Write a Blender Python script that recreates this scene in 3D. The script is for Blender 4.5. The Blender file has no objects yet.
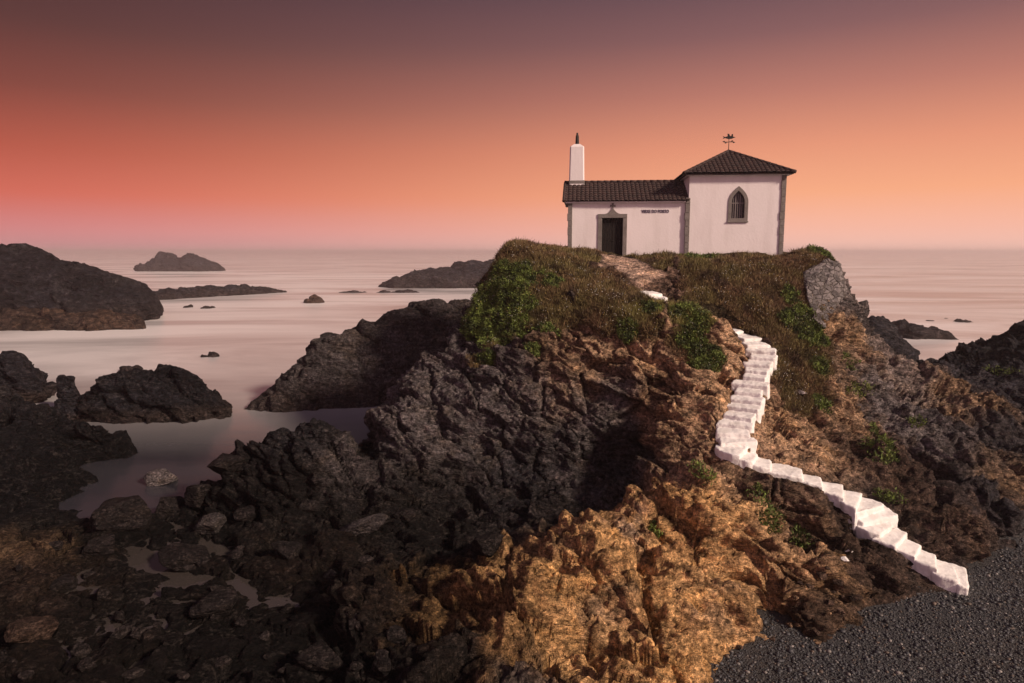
import bpy, bmesh, math, random
import numpy as np
from mathutils import Vector, Matrix
from mathutils.geometry import tessellate_polygon, convex_hull_2d

random.seed(7)
RNG = np.random.default_rng(7)
SC = bpy.context.scene
COL = SC.collection
R = math.radians

# ------------------------------------------------------------------ camera
H = 10.5                      # camera height above the sea (m)
PITCH = 7.47                  # degrees below the horizontal
F = 683.0                     # focal length in pixels (24 mm on 36 mm, 1024 px)
cam_d = bpy.data.cameras.new('camera'); cam = bpy.data.objects.new('camera', cam_d); COL.objects.link(cam)
cam_d.lens = 24.0; cam_d.sensor_width = 36.0; cam_d.clip_start = 0.1; cam_d.clip_end = 60000
cam.location = (0, 0, H); cam.rotation_euler = (R(90 - PITCH), 0, 0)
SC.camera = cam
SC.view_settings.view_transform = 'Standard'; SC.view_settings.look = 'None'
SC.view_settings.gamma = 1.0; SC.view_settings.exposure = 0.15
SC.view_settings.use_curve_mapping = False
SC.cycles.use_denoising = True
SC.cycles.max_bounces = 6; SC.cycles.diffuse_bounces = 3; SC.cycles.glossy_bounces = 3
SC.cycles.volume_bounces = 3; SC.cycles.transparent_max_bounces = 4
SC.cycles.sample_clamp_indirect = 4.0

def srgb(r, g, b):
    f = lambda c: (c / 255) / 12.92 if c / 255 <= 0.04045 else ((c / 255 + 0.055) / 1.055) ** 2.4
    return (f(r), f(g), f(b), 1.0)

# ------------------------------------------------------------------ dusk sky
W = bpy.data.worlds.new('World'); SC.world = W; W.use_nodes = True
wn, wl = W.node_tree.nodes, W.node_tree.links
wn.clear()
def N(nodes, t, **k):
    n = nodes.new(t)
    for a, b in k.items(): setattr(n, a, b)
    return n
def ramp(nodes, stops, interp='LINEAR'):
    n = nodes.new('ShaderNodeValToRGB'); cr = n.color_ramp; cr.interpolation = interp
    while len(cr.elements) > 1: cr.elements.remove(cr.elements[-1])
    cr.elements[0].position = stops[0][0]; cr.elements[0].color = stops[0][1]
    for p, c in stops[1:]:
        e = cr.elements.new(p); e.color = c
    return n
tc = N(wn, 'ShaderNodeTexCoord'); sep = N(wn, 'ShaderNodeSeparateXYZ')
wl.new(tc.outputs['Generated'], sep.inputs[0])
# elevation = asin(z) in degrees, mapped 0..90 -> 0..1
asn = N(wn, 'ShaderNodeMath', operation='ARCSINE'); wl.new(sep.outputs['Z'], asn.inputs[0])
el = N(wn, 'ShaderNodeMath', operation='DIVIDE', use_clamp=True); wl.new(asn.outputs[0], el.inputs[0]); el.inputs[1].default_value = math.pi / 2
def E(d): return d / 90.0
left = ramp(wn, [(E(0), srgb(192, 136, 140)), (E(1.6), srgb(206, 128, 128)), (E(4), srgb(204, 102, 86)), (E(7), srgb(176, 86, 70)),
                 (E(11), srgb(126, 68, 60)), (E(15), srgb(90, 56, 54)), (E(20), srgb(70, 48, 52)), (E(40), srgb(74, 64, 78)), (1.0, srgb(82, 76, 94))])
right = ramp(wn, [(E(0), srgb(242, 192, 178)), (E(1.8), srgb(242, 180, 158)), (E(4.5), srgb(240, 166, 128)), (E(8), srgb(222, 146, 116)),
                  (E(12), srgb(180, 118, 104)), (E(16), srgb(132, 92, 92)), (E(20), srgb(98, 74, 82)), (E(40), srgb(76, 68, 84)), (1.0, srgb(82, 76, 94))])
back = ramp(wn, [(E(0), srgb(200, 150, 158)), (E(10), srgb(200, 150, 156)), (E(25), srgb(160, 126, 140)), (E(45), srgb(124, 108, 124)), (1.0, srgb(86, 80, 98))])
for rr in (left, right, back): wl.new(el.outputs[0], rr.inputs[0])
# azimuth weight: left edge of the view -> right of centre
at = N(wn, 'ShaderNodeMath', operation='ARCTAN2'); wl.new(sep.outputs['X'], at.inputs[0]); wl.new(sep.outputs['Y'], at.inputs[1])
mr = N(wn, 'ShaderNodeMapRange', interpolation_type='SMOOTHSTEP'); wl.new(at.outputs[0], mr.inputs[0])
mr.inputs[1].default_value = R(-42); mr.inputs[2].default_value = R(26)
m1 = N(wn, 'ShaderNodeMix', data_type='RGBA'); wl.new(mr.outputs[0], m1.inputs[0]); wl.new(left.outputs[0], m1.inputs[6]); wl.new(right.outputs[0], m1.inputs[7])
mb = N(wn, 'ShaderNodeMapRange', interpolation_type='SMOOTHSTEP'); wl.new(sep.outputs['Y'], mb.inputs[0])
mb.inputs[1].default_value = 0.35; mb.inputs[2].default_value = -0.5
m2 = N(wn, 'ShaderNodeMix', data_type='RGBA'); wl.new(mb.outputs[0], m2.inputs[0]); wl.new(m1.outputs[2], m2.inputs[6]); wl.new(back.outputs[0], m2.inputs[7])
bg = N(wn, 'ShaderNodeBackground'); wl.new(m2.outputs[2], bg.inputs[0]); bg.inputs[1].default_value = 1.0
wo = N(wn, 'ShaderNodeOutputWorld'); wl.new(bg.outputs[0], wo.inputs[0])

# low soft sun behind the camera, to the right
sun_d = bpy.data.lights.new('sun', 'SUN'); sun_d.energy = 4.2; sun_d.angle = R(7); sun_d.color = (1.0, 0.79, 0.62)
sun = bpy.data.objects.new('sun', sun_d); COL.objects.link(sun)
SUN_AZ, SUN_EL = R(56), R(30)       # direction the light comes from: 38 deg right of straight behind the camera
sdir = Vector((math.sin(SUN_AZ) * math.cos(SUN_EL), -math.cos(SUN_AZ) * math.cos(SUN_EL), math.sin(SUN_EL)))
sun.rotation_euler = sdir.to_track_quat('Z', 'Y').to_euler()
sun.location = sdir * 60

# ------------------------------------------------------------------ helpers
th = R(PITCH)
def P(px, py, Y):
    """a point of the place, given where it is seen in the photograph and its distance Y in metres"""
    u = (px - 512) / F; v = (341.5 - py) / F
    d = np.array([u, math.cos(th) + v * math.sin(th), -math.sin(th) + v * math.cos(th)])
    return np.array([0, 0, H]) + d * (Y / d[1])
def PZ(px, py, z):
    u = (px - 512) / F; v = (341.5 - py) / F
    d = np.array([u, math.cos(th) + v * math.sin(th), -math.sin(th) + v * math.cos(th)])
    return np.array([0, 0, H]) + d * ((z - H) / d[2])

def tag(o, label=None, cat=None, group=None, kind=None):
    if label: o['label'] = label
    if cat: o['category'] = cat
    if group: o['group'] = group
    if kind: o['kind'] = kind
    return o
def empty(name, loc=(0, 0, 0), rz=0, parent=None):
    o = bpy.data.objects.new(name, None); COL.objects.link(o); o.location = loc; o.rotation_euler = (0, 0, rz)
    o.empty_display_size = 0.3
    if parent: o.parent = parent
    return o
def link(name, me, mat, parent=None, smooth=False):
    o = bpy.data.objects.new(name, me); COL.objects.link(o)
    if mat:
        me.materials.clear(); me.materials.append(mat)
    if smooth: me.polygons.foreach_set('use_smooth', np.ones(len(me.polygons), bool))
    if parent: o.parent = parent
    return o
def obj(name, bm, mat, parent=None, smooth=False, bevel=0):
    if bevel:
        bmesh.ops.bevel(bm, geom=[e for e in bm.edges if e.calc_length() > bevel * 2.2], offset=bevel, segments=1, affect='EDGES', profile=0.5)
    bmesh.ops.recalc_face_normals(bm, faces=bm.faces)
    me = bpy.data.meshes.new(name); bm.to_mesh(me); bm.free()
    return link(name, me, mat, parent, smooth)
def np_mesh(name, verts, faces):
    """verts (n,3), faces (m,k) int"""
    me = bpy.data.meshes.new(name); n, m, k = len(verts), len(faces), faces.shape[1]
    me.vertices.add(n); me.vertices.foreach_set('co', np.ascontiguousarray(verts, np.float32).ravel())
    me.loops.add(m * k); me.loops.foreach_set('vertex_index', np.ascontiguousarray(faces, np.int32).ravel())
    me.polygons.add(m); me.polygons.foreach_set('loop_start', np.arange(0, m * k, k, dtype=np.int32))
    me.update(calc_edges=True)
    return me
def box(bm, x0, x1, y0, y1, z0, z1):
    r = bmesh.ops.create_cube(bm, size=1)
    bmesh.ops.scale(bm, vec=(x1 - x0, y1 - y0, z1 - z0), verts=r['verts'])
    bmesh.ops.translate(bm, vec=((x0 + x1) / 2, (y0 + y1) / 2, (z0 + z1) / 2), verts=r['verts'])
    return r['verts']
def cyl(bm, p, q, r0, r1=None, n=10):
    p, q = Vector(p), Vector(q); r1 = r0 if r1 is None else r1
    r = bmesh.ops.create_cone(bm, cap_ends=True, segments=n, radius1=r0, radius2=r1, depth=(q - p).length)
    rot = (q - p).to_track_quat('Z', 'Y').to_matrix().to_4x4()
    bmesh.ops.transform(bm, matrix=Matrix.Translation((p + q) / 2) @ rot, verts=r['verts'])
    return r['verts']
def prism(bm, loops, y0, y1):
    """polygon with holes in the x-z plane, extruded from y0 to y1"""
    loops = [[Vector((x, 0, z)) for x, z in l] for l in loops]
    flat = [v for l in loops for v in l]
    tris = tessellate_polygon(loops)
    a = [bm.verts.new((v.x, y0, v.z)) for v in flat]; b = [bm.verts.new((v.x, y1, v.z)) for v in flat]
    for t in tris:
        try:
            bm.faces.new([a[i] for i in t]); bm.faces.new([b[i] for i in reversed(t)])
        except ValueError: pass
    k = 0
    for l in loops:
        n = len(l)
        for i in range(n):
            j = (i + 1) % n
            try: bm.faces.new([a[k + i], a[k + j], b[k + j], b[k + i]])
            except ValueError: pass
        k += n

# ------------------------------------------------------------------ noise in numpy
_perm = np.random.default_rng(3).permutation(256); _perm = np.concatenate([_perm, _perm, _perm]).astype(np.int32)
_g = np.random.default_rng(4).normal(size=(256, 3)).astype(np.float32); _g /= np.linalg.norm(_g, axis=1)[:, None]
def perlin(p):
    p = np.asarray(p, np.float32); i = np.floor(p).astype(np.int32); f = p - i; i &= 255
    u = f * f * f * (f * (f * 6 - 15) + 10)
    out = 0
    for dx in (0, 1):
        wx = u[:, 0] if dx else 1 - u[:, 0]
        for dy in (0, 1):
            wy = u[:, 1] if dy else 1 - u[:, 1]
            for dz in (0, 1):
                wz = u[:, 2] if dz else 1 - u[:, 2]
                h = _perm[_perm[_perm[i[:, 0] + dx] + i[:, 1] + dy] + i[:, 2] + dz] & 255
                g = _g[h]
                out = out + wx * wy * wz * (g[:, 0] * (f[:, 0] - dx) + g[:, 1] * (f[:, 1] - dy) + g[:, 2] * (f[:, 2] - dz))
    return out * 1.5
def fbm(p, oct=4, lac=2.1, gain=0.5):
    a, s, o = 1.0, 0, 0
    for k in range(oct):
        o = o + a * perlin(p * (lac ** k) + 17.3 * k); s += a; a *= gain
    return o / s
def ridged(p, oct=4, gain=0.5):
    a, s, o = 1.0, 0, 0
    for k in range(oct):
        o = o + a * (1 - np.abs(perlin(p * (2.1 ** k) + 31.7 * k)) * 2); s += a; a *= gain
    return o / s
_rnd = np.random.default_rng(5).random((256, 4)).astype(np.float32)
def voronoi(p):
    """F1, F2 and a random number per cell"""
    p = np.asarray(p, np.float32); i = np.floor(p).astype(np.int32); f = p - i
    F1 = np.full(len(p), 9, np.float32); F2 = F1.copy(); c = np.zeros(len(p), np.float32)
    for dx in (-1, 0, 1):
        for dy in (-1, 0, 1):
            for dz in (-1, 0, 1):
                h = _perm[_perm[_perm[(i[:, 0] + dx) & 255] + ((i[:, 1] + dy) & 255)] + ((i[:, 2] + dz) & 255)] & 255
                r = _rnd[h]
                d = np.sqrt((dx + r[:, 0] - f[:, 0]) ** 2 + (dy + r[:, 1] - f[:, 1]) ** 2 + (dz + r[:, 2] - f[:, 2]) ** 2)
                n = d < F1
                F2 = np.where(n, F1, np.minimum(F2, d)); c = np.where(n, r[:, 3], c); F1 = np.where(n, d, F1)
    return F1, F2, c
def sstep(a, b, x):
    t = np.clip((x - a) / (b - a), 0, 1); return t * t * (3 - 2 * t)

_rv = np.random.default_rng(6).normal(size=(256, 3)).astype(np.float32); _rv /= np.linalg.norm(_rv, axis=1)[:, None]
def facets(p):
    """broken-rock facets: each cell is a tilted plane; returns plane height and distance to the cell's edge"""
    p = np.asarray(p, np.float32); i = np.floor(p).astype(np.int32); f = p - i
    F1 = np.full(len(p), 9, np.float32); F2 = F1.copy(); hgt = np.zeros(len(p), np.float32)
    for dx in (-1, 0, 1):
        for dy in (-1, 0, 1):
            for dz in (-1, 0, 1):
                h = _perm[_perm[_perm[(i[:, 0] + dx) & 255] + ((i[:, 1] + dy) & 255)] + ((i[:, 2] + dz) & 255)] & 255
                r = _rnd[h]; vx = f[:, 0] - dx - r[:, 0]; vy = f[:, 1] - dy - r[:, 1]; vz = f[:, 2] - dz - r[:, 2]
                d = np.sqrt(vx * vx + vy * vy + vz * vz); n = d < F1; g = _rv[h]
                hh = vx * g[:, 0] + vy * g[:, 1] + vz * g[:, 2] + (r[:, 3] - .5) * .7
                F2 = np.where(n, F1, np.minimum(F2, d)); hgt = np.where(n, hh, hgt); F1 = np.where(n, d, F1)
    return hgt, F2 - F1
def rock_relief(p, s=1.0, strata=(0.50, 0.30, 0.80), seed=0.0):
    """relief in metres at world points p, for rock of feature size s"""
    p = np.asarray(p, np.float32) + seed
    w = np.stack([fbm(p / (2.2 * s) + 5, 4), fbm(p / (2.2 * s) + 50, 4), fbm(p / (2.2 * s) + 90, 4)], 1)
    q = p + w * 0.75 * s
    n = np.array(strata, np.float32); n /= np.linalg.norm(n)
    t = np.array([n[2], 0, -n[0]], np.float32); t /= np.linalg.norm(t); b = np.cross(n, t)
    loc = np.stack([q @ t, q @ b, q @ n], 1)                         # bedding frame: third axis across the beds
    big = ridged(p / (4.2 * s), 3) * 0.42
    h1, e1 = facets(loc / np.array([2.6, 1.8, 1.0], np.float32) / s)
    h2, e2 = facets(loc / np.array([1.0, 0.8, 0.42], np.float32) / s + 9)
    h3, e3 = facets(loc / np.array([0.45, 0.34, 0.17], np.float32) / s + 19)
    k = 0.6 + 0.6 * np.clip(fbm(p / (1.9 * s) + 70, 2) + .5, 0, 1)   # some places more shattered than others
    beds = ridged(loc / np.array([3.0, 2.2, 0.40], np.float32) / s + 3, 3) * 0.13
    fine = ridged(q / (0.30 * s) + 7, 3, .65) * 0.06
    crk = -(1 - sstep(0, .10, e1)) * .22 - (1 - sstep(0, .12, e2)) * .09 * k
    return (big + h1 * .56 + h2 * .22 * k + h3 * .075 * k + beds * .9 + fine * .9 + crk - 0.32) * s

def voxel_remesh(me, size):
    o = bpy.data.objects.new('tmp', me); COL.objects.link(o)
    m = o.modifiers.new('r', 'REMESH'); m.mode = 'VOXEL'; m.voxel_size = size; m.adaptivity = 0
    dg = bpy.context.evaluated_depsgraph_get(); out = bpy.data.meshes.new_from_object(o.evaluated_get(dg))
    bpy.data.objects.remove(o); return out
def get_co(me):
    a = np.empty(len(me.vertices) * 3, np.float32); me.vertices.foreach_get('co', a); return a.reshape(-1, 3)
def get_no(me):
    a = np.empty(len(me.vertices) * 3, np.float32); me.vertex_normals.foreach_get('vector', a); return a.reshape(-1, 3)
def set_co(me, co):
    me.vertices.foreach_set('co', np.ascontiguousarray(co, np.float32).ravel()); me.update()
def set_col(me, col, name='col'):
    a = me.color_attributes.new(name, 'FLOAT_COLOR', 'POINT')
    c = np.ones((len(me.vertices), 4), np.float32); c[:, :3] = col; a.data.foreach_set('color', c.ravel())
def set_f(me, val, name):
    a = me.attributes.new(name, 'FLOAT', 'POINT'); a.data.foreach_set('value', np.asarray(val, np.float32))
def keep_faces(me, keepv):
    """drop every quad that touches a vertex outside keepv; returns a new mesh and the kept index"""
    f = np.empty(len(me.loops), np.int32); me.loops.foreach_get('vertex_index', f)
    f = f.reshape(-1, 4); f = f[keepv[f].all(1)]
    idx = np.unique(f); mp = np.full(len(me.vertices), -1, np.int64); mp[idx] = np.arange(len(idx))
    return np_mesh(me.name, get_co(me)[idx], mp[f]), idx

# ------------------------------------------------------------------ materials
class M:
    """tiny node builder"""
    def __init__(s, name):
        s.m = bpy.data.materials.new(name); s.m.use_nodes = True; s.n = s.m.node_tree.nodes; s.l = s.m.node_tree.links
        s.b = s.n['Principled BSDF']; s.out = s.n['Material Output']
        s.tc = s.n.new('ShaderNodeTexCoord')
    def pos(s, kind='Object', scale=(1, 1, 1), rot=(0, 0, 0)):
        m = s.n.new('ShaderNodeMapping'); s.l.new(s.tc.outputs[kind], m.inputs[0]); m.inputs['Scale'].default_value = scale; m.inputs['Rotation'].default_value = rot
        return m.outputs[0]
    def noise(s, v, scale, detail=6, rough=0.6, dist=0.0):
        n = s.n.new('ShaderNodeTexNoise'); s.l.new(v, n.inputs['Vector']); n.inputs['Scale'].default_value = scale
        n.inputs['Detail'].default_value = detail; n.inputs['Roughness'].default_value = rough; n.inputs['Distortion'].default_value = dist
        return n.outputs['Fac']
    def voro(s, v, scale, feature='F1', out='Distance'):
        n = s.n.new('ShaderNodeTexVoronoi'); n.feature = feature; s.l.new(v, n.inputs['Vector']); n.inputs['Scale'].default_value = scale
        return n.outputs[out]
    def ramp(s, f, stops, interp='LINEAR'):
        n = ramp(s.n, stops, interp); s.l.new(f, n.inputs[0]); return n.outputs[0]
    def math(s, op, a, b=0.0, clamp=False):
        n = s.n.new('ShaderNodeMath'); n.operation = op; n.use_clamp = clamp
        for i, x in enumerate((a, b)):
            if isinstance(x, (int, float)): n.inputs[i].default_value = x
            else: s.l.new(x, n.inputs[i])
        return n.outputs[0]
    def mix(s, f, a, b, mode='MIX'):
        n = s.n.new('ShaderNodeMix'); n.data_type = 'RGBA'; n.blend_type = mode
        for i, x in ((0, f), (6, a), (7, b)):
            if isinstance(x, (int, float)): n.inputs[i].default_value = x
            elif isinstance(x, tuple): n.inputs[i].default_value = x if len(x) == 4 else x + (1,)
            else: s.l.new(x, n.inputs[i])
        return n.outputs[2]
    def attr(s, name, out='Color'):
        n = s.n.new('ShaderNodeAttribute'); n.attribute_name = name; return n.outputs[out]
    def bump(s, h, strength, dist, prev=None):
        n = s.n.new('ShaderNodeBump'); s.l.new(h, n.inputs['Height']); n.inputs['Strength'].default_value = strength; n.inputs['Distance'].default_value = dist
        if prev is not None: s.l.new(prev, n.inputs['Normal'])
        return n.outputs[0]
    def set(s, **k):
        for a, v in k.items():
            a = a.replace('_', ' ')
            if isinstance(v, (int, float, tuple)): s.b.inputs[a].default_value = v
            else: s.l.new(v, s.b.inputs[a])
        return s.m
g3 = lambda v: (v, v, v, 1)

def rock_material(name, use_attr=True, base=(0.05, 0.045, 0.045), rough=0.8, scale=1.0, rot=(0.3, 0.5, 0.2)):
    m = M(name); v = m.pos('Object', (1 / scale,) * 3); vs = m.pos('Object', (0.9 / scale, 1.0 / scale, 2.6 / scale), (0.5, 0.75, 0.3))
    c = m.attr('col') if use_attr else m.mix(0.0, base, base)
    n1 = m.noise(v, 0.9, 8, 0.62, 0.4); n2 = m.noise(v, 7.0, 8, 0.7); n3 = m.noise(vs, 1.6, 9, 0.68, 0.25); n4 = m.noise(v, 38, 3, 0.7)
    tone = m.ramp(n3, [(0.30, g3(0.35)), (0.5, g3(0.95)), (0.70, g3(1.7))])
    tone2 = m.ramp(n2, [(0.35, g3(0.22)), (0.51, g3(0.95)), (0.68, g3(2.1))])
    patch = m.ramp(n1, [(0.32, (0.80, 0.72, 0.70, 1)), (0.5, (1, 1, 1, 1)), (0.68, (1.18, 1.08, 0.92, 1))])
    c = m.mix(1.0, c, tone, 'MULTIPLY'); c = m.mix(1.0, c, tone2, 'MULTIPLY'); c = m.mix(1.0, c, patch, 'MULTIPLY')
    c = m.mix(1.0, c, m.ramp(n4, [(0.34, g3(0.45)), (0.5, g3(1.0)), (0.66, g3(1.75))]), 'MULTIPLY')
    crack = m.voro(vs, 1.15, 'DISTANCE_TO_EDGE'); wv = m.math('ADD', crack, m.math('MULTIPLY', n2, 0.10))
    ck = m.ramp(wv, [(0.045, g3(0.0)), (0.085, g3(1.0))])
    h = m.math('ADD', m.math('MULTIPLY', n2, 0.8), m.math('MULTIPLY', n4, 0.22)); h = m.math('ADD', h, m.math('MULTIPLY', n3, 1.1))
    h = m.math('ADD', h, m.math('MULTIPLY', ck, 0.22))
    h = m.math('ADD', h, m.math('MULTIPLY', m.voro(vs, 2.6), 0.75)); h = m.math('ADD', h, m.math('MULTIPLY', m.voro(vs, 7.5), 0.30))
    b = m.bump(h, 1.0, 0.24 * scale)
    vn = m.noise(m.pos('Object', (0.5 / scale, 0.6 / scale, 1.5 / scale), rot), 1.1, 8, 0.6, 1.2)
    vein = m.ramp(vn, [(0.468, g3(0)), (0.492, g3(1)), (0.508, g3(1)), (0.535, g3(0))])
    c = m.mix(m.math('MULTIPLY', vein, m.ramp(n2, [(0.45, g3(0)), (0.6, g3(.55))])), c, m.mix(0.5, m.mix(1.0, c, (2.6, 2.4, 2.2, 1), 'MULTIPLY'), (0.12, 0.10, 0.09, 1)))
    dk = m.ramp(m.noise(vs, 0.55, 9, 0.7, 1.5), [(0.30, g3(0.35)), (0.46, g3(1))]); c = m.mix(1.0, c, dk, 'MULTIPLY')
    lm = m.ramp(m.noise(v, 2.2, 9, 0.72, 1.0), [(0.60, g3(0)), (0.68, g3(1))])         # pale lichen crust
    c = m.mix(m.math('MULTIPLY', lm, 0.6), c, m.mix(1.0, c, (2.1, 2.0, 1.9, 1), 'MULTIPLY'))
    return m.set(Base_Color=c, Roughness=m.math('MULTIPLY_ADD' if False else 'ADD', m.math('MULTIPLY', n2, 0.25), rough - 0.12), Normal=b, Specular_IOR_Level=0.12)

MAT = {}
MAT['headland'] = rock_material('headland_rock')
MAT['sea_rock'] = rock_material('sea_rock', scale=1.4, rough=0.75)
MAT['far_rock'] = rock_material('far_rock', scale=4.5, rough=0.85)
MAT['boulder'] = rock_material('boulder_rock', scale=0.6, rough=0.7)

m = M('white_plaster'); v = m.pos('Object')
st = m.noise(m.pos('Object', (1, 1, 0.18)), 1.7, 6, 0.65); sp = m.noise(v, 0.7, 5, 0.6)
c = m.mix(m.ramp(st, [(0.46, g3(0)), (0.75, g3(0.42))]), (0.79, 0.72, 0.73), (0.54, 0.47, 0.46)); c = m.mix(m.ramp(sp, [(0.45, g3(0)), (0.8, g3(0.35))]), c, (0.66, 0.62, 0.60, 1))
sz = m.n.new('ShaderNodeSeparateXYZ'); m.l.new(v, sz.inputs[0]); lo = m.math('ADD', sz.outputs['Z'], m.math('MULTIPLY', m.noise(v, 2.5, 6, .65), 1.0))
c = m.mix(m.ramp(m.math('MULTIPLY', lo, .5), [(0.28, g3(.65)), (0.50, g3(0))]), c, (0.34, 0.26, 0.20, 1))
MAT['plaster'] = m.set(Base_Color=c, Roughness=0.85, Normal=m.bump(m.noise(v, 9, 6, 0.6), 0.3, 0.03))
m = M('whitewash'); v = m.pos('Object')
c = m.mix(m.ramp(m.noise(v, 2.3, 8, 0.7), [(0.42, g3(0)), (0.72, g3(0.55))]), (0.84, 0.815, 0.80), (0.55, 0.50, 0.45))
MAT['whitewash'] = m.set(Base_Color=c, Roughness=0.8, Normal=m.bump(m.noise(v, 6, 7, 0.65), 0.6, 0.05))
m = M('granite'); v = m.pos('Object')
c = m.ramp(m.noise(v, 30, 4, 0.7), [(0.3, (0.10, 0.085, 0.08, 1)), (0.5, (0.19, 0.165, 0.155, 1)), (0.7, (0.28, 0.25, 0.235, 1))])
c = m.mix(m.ramp(m.noise(v, 3, 5, 0.6), [(0.4, g3(0)), (0.7, g3(0.6))]), c, (0.10, 0.085, 0.075, 1))
MAT['granite'] = m.set(Base_Color=c, Roughness=0.85, Normal=m.bump(m.noise(v, 25, 5, 0.6), 0.5, 0.02))
m = M('roof_tile'); v = m.pos('Object')
c = m.ramp(m.noise(v, 3.2, 5, 0.7), [(0.3, (0.020, 0.013, 0.013, 1)), (0.5, (0.042, 0.022, 0.020, 1)), (0.72, (0.075, 0.036, 0.030, 1))])
c = m.mix(m.ramp(m.noise(v, 14, 4, 0.7), [(0.5, g3(0)), (0.75, g3(0.6))]), c, (0.05, 0.045, 0.035, 1))
MAT['tile'] = m.set(Base_Color=c, Roughness=0.85, Normal=m.bump(m.noise(v, 20, 4, 0.6), 0.4, 0.02))
m = M('dark_wood'); v = m.pos('Object', (1, 1, 0.15))
c = m.ramp(m.noise(v, 22, 5, 0.6), [(0.3, (0.004, 0.0025, 0.003, 1)), (0.7, (0.012, 0.007, 0.006, 1))])
MAT['wood'] = m.set(Base_Color=c, Roughness=0.75, Normal=m.bump(m.noise(v, 30, 4, 0.6), 0.3, 0.01), Specular_IOR_Level=0.3)
MAT['iron'] = M('wrought_iron').set(Base_Color=(0.012, 0.010, 0.010, 1), Roughness=0.6, Metallic=0.3)
MAT['glass'] = M('dark_window_glass').set(Base_Color=(0.012, 0.014, 0.02, 1), Roughness=0.15)
MAT['lead'] = M('window_bar_paint').set(Base_Color=(0.20, 0.17, 0.17, 1), Roughness=0.6)
MAT['letters'] = M('lettering_paint').set(Base_Color=(0.045, 0.03, 0.07, 1), Roughness=0.6)
m = M('rubble_stone'); v = m.pos('Object', (1, 1, 1.35))
cell = m.voro(v, 3.3, 'F1', 'Color'); ed = m.voro(v, 3.3, 'DISTANCE_TO_EDGE')
bw = m.n.new('ShaderNodeRGBToBW'); m.l.new(cell, bw.inputs[0])
c = m.ramp(bw.outputs[0], [(0.2, (0.07, 0.06, 0.06, 1)), (0.5, (0.12, 0.105, 0.105, 1)), (0.8, (0.19, 0.165, 0.165, 1))])
c = m.mix(m.ramp(ed, [(0.02, g3(1)), (0.07, g3(0))]), c, (0.085, 0.07, 0.06, 1)); c = m.mix(1.0, c, m.ramp(m.noise(v, 12, 6, 0.7), [(0.3, g3(0.6)), (0.7, g3(1.4))]), 'MULTIPLY')
hh = m.math('ADD', m.ramp(ed, [(0.0, g3(0)), (0.12, g3(1))]), m.math('MULTIPLY', m.noise(v, 12, 6, 0.7), 0.4))
MAT['rubble'] = m.set(Base_Color=c, Roughness=0.9, Normal=m.bump(hh, 0.9, 0.06))
m = M('gravel'); v = m.pos('Object')
cell = m.voro(v, 13, 'F1', 'Color'); ed = m.voro(v, 13, 'DISTANCE_TO_EDGE'); bw = m.n.new('ShaderNodeRGBToBW'); m.l.new(cell, bw.inputs[0])
c = m.ramp(bw.outputs[0], [(0.1, (0.016, 0.017, 0.019, 1)), (0.5, (0.035, 0.036, 0.040, 1)), (0.8, (0.06, 0.058, 0.06, 1)), (0.95, (0.13, 0.105, 0.09, 1))])
c = m.mix(m.ramp(m.noise(v, 0.35, 5, 0.6), [(0.4, g3(0)), (0.7, g3(0.6))]), c, (0.035, 0.027, 0.021, 1))
MAT['gravel'] = m.set(Base_Color=c, Roughness=0.75, Normal=m.bump(m.math('ADD', ed, m.math('MULTIPLY', m.noise(v, 40, 4, 0.6), 0.1)), 1.0, 0.06))
m = M('pebble'); MAT['pebble'] = m.set(Base_Color=m.attr('col'), Roughness=0.6)
m = M('leaf'); c = m.attr('col'); MAT['leaf'] = m.set(Base_Color=c, Roughness=0.7, Specular_IOR_Level=0.25)
m = M('petal'); MAT['petal'] = m.set(Base_Color=m.attr('col'), Roughness=0.8)

# ------------------------------------------------------------------ headland terrain: control points seen in the photograph
CP = []      # world control points
def cp(*rows):
    for px, py, Y in rows: CP.append(P(px, py, Y))
def cw(*rows):
    for r in rows: CP.append(np.array(r, float))
# plateau under and around the chapel
cw((2, 38, 10.25), (2, 42, 9.2), (6, 37.4, 10.28), (10, 37, 10.3), (14, 36.4, 10.3), (16.6, 36.2, 10.2), (6, 42, 10.2), (11, 42, 10.2), (15.5, 41.5, 10),
   (-0.5, 36.5, 10.3), (0.3, 40, 8.9), (6, 36.3, 10.22), (10, 35.9, 10.15), (14, 35.3, 10.2))
cp((615, 262, 35.2), (600, 270, 34), (650, 275, 33.6), (640, 288, 32.4), (700, 265, 34.2), (760, 262, 34.4), (820, 256, 34.6))
# upper front slopes, left
cp((505, 249, 34.6), (545, 255, 34.2), (575, 262, 34), (520, 272, 33), (497, 270, 34), (560, 285, 32), (600, 285, 31.8), (520, 300, 31.6), (490, 305, 32.6), (475, 318, 32.6),
   (560, 312, 30.6), (600, 308, 30), (640, 310, 29.2), (690, 313, 28.8), (722, 318, 28.9), (735, 326, 28.9), (500, 335, 31), (470, 350, 31.4), (540, 345, 29.6))
# rock face under the mound
cp((600, 340, 28.9), (645, 345, 28.0), (700, 345, 27.9), (738, 345, 28.4), (600, 370, 28.3), (640, 385, 27.2), (700, 385, 26.4), (728, 380, 26.9), (660, 415, 25.7), (705, 415, 25.2), (690, 445, 24.2),
   (600, 400, 27.6), (560, 385, 28.3), (560, 425, 27.4), (610, 440, 26.8), (640, 470, 26.4), (655, 450, 24.6), (600, 480, 26.0), (500, 375, 29.4), (500, 420, 28), (450, 380, 30), (450, 430, 27.9), (410, 400, 29.4),
   (400, 440, 27.8), (375, 425, 28.6), (365, 465, 27.2), (400, 480, 26.2), (450, 480, 26.4), (520, 470, 26.6), (560, 500, 25.2), (500, 510, 25.0), (440, 520, 24.6), (380, 505, 25.2), (430, 350, 32), (400, 375, 31.6))
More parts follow.
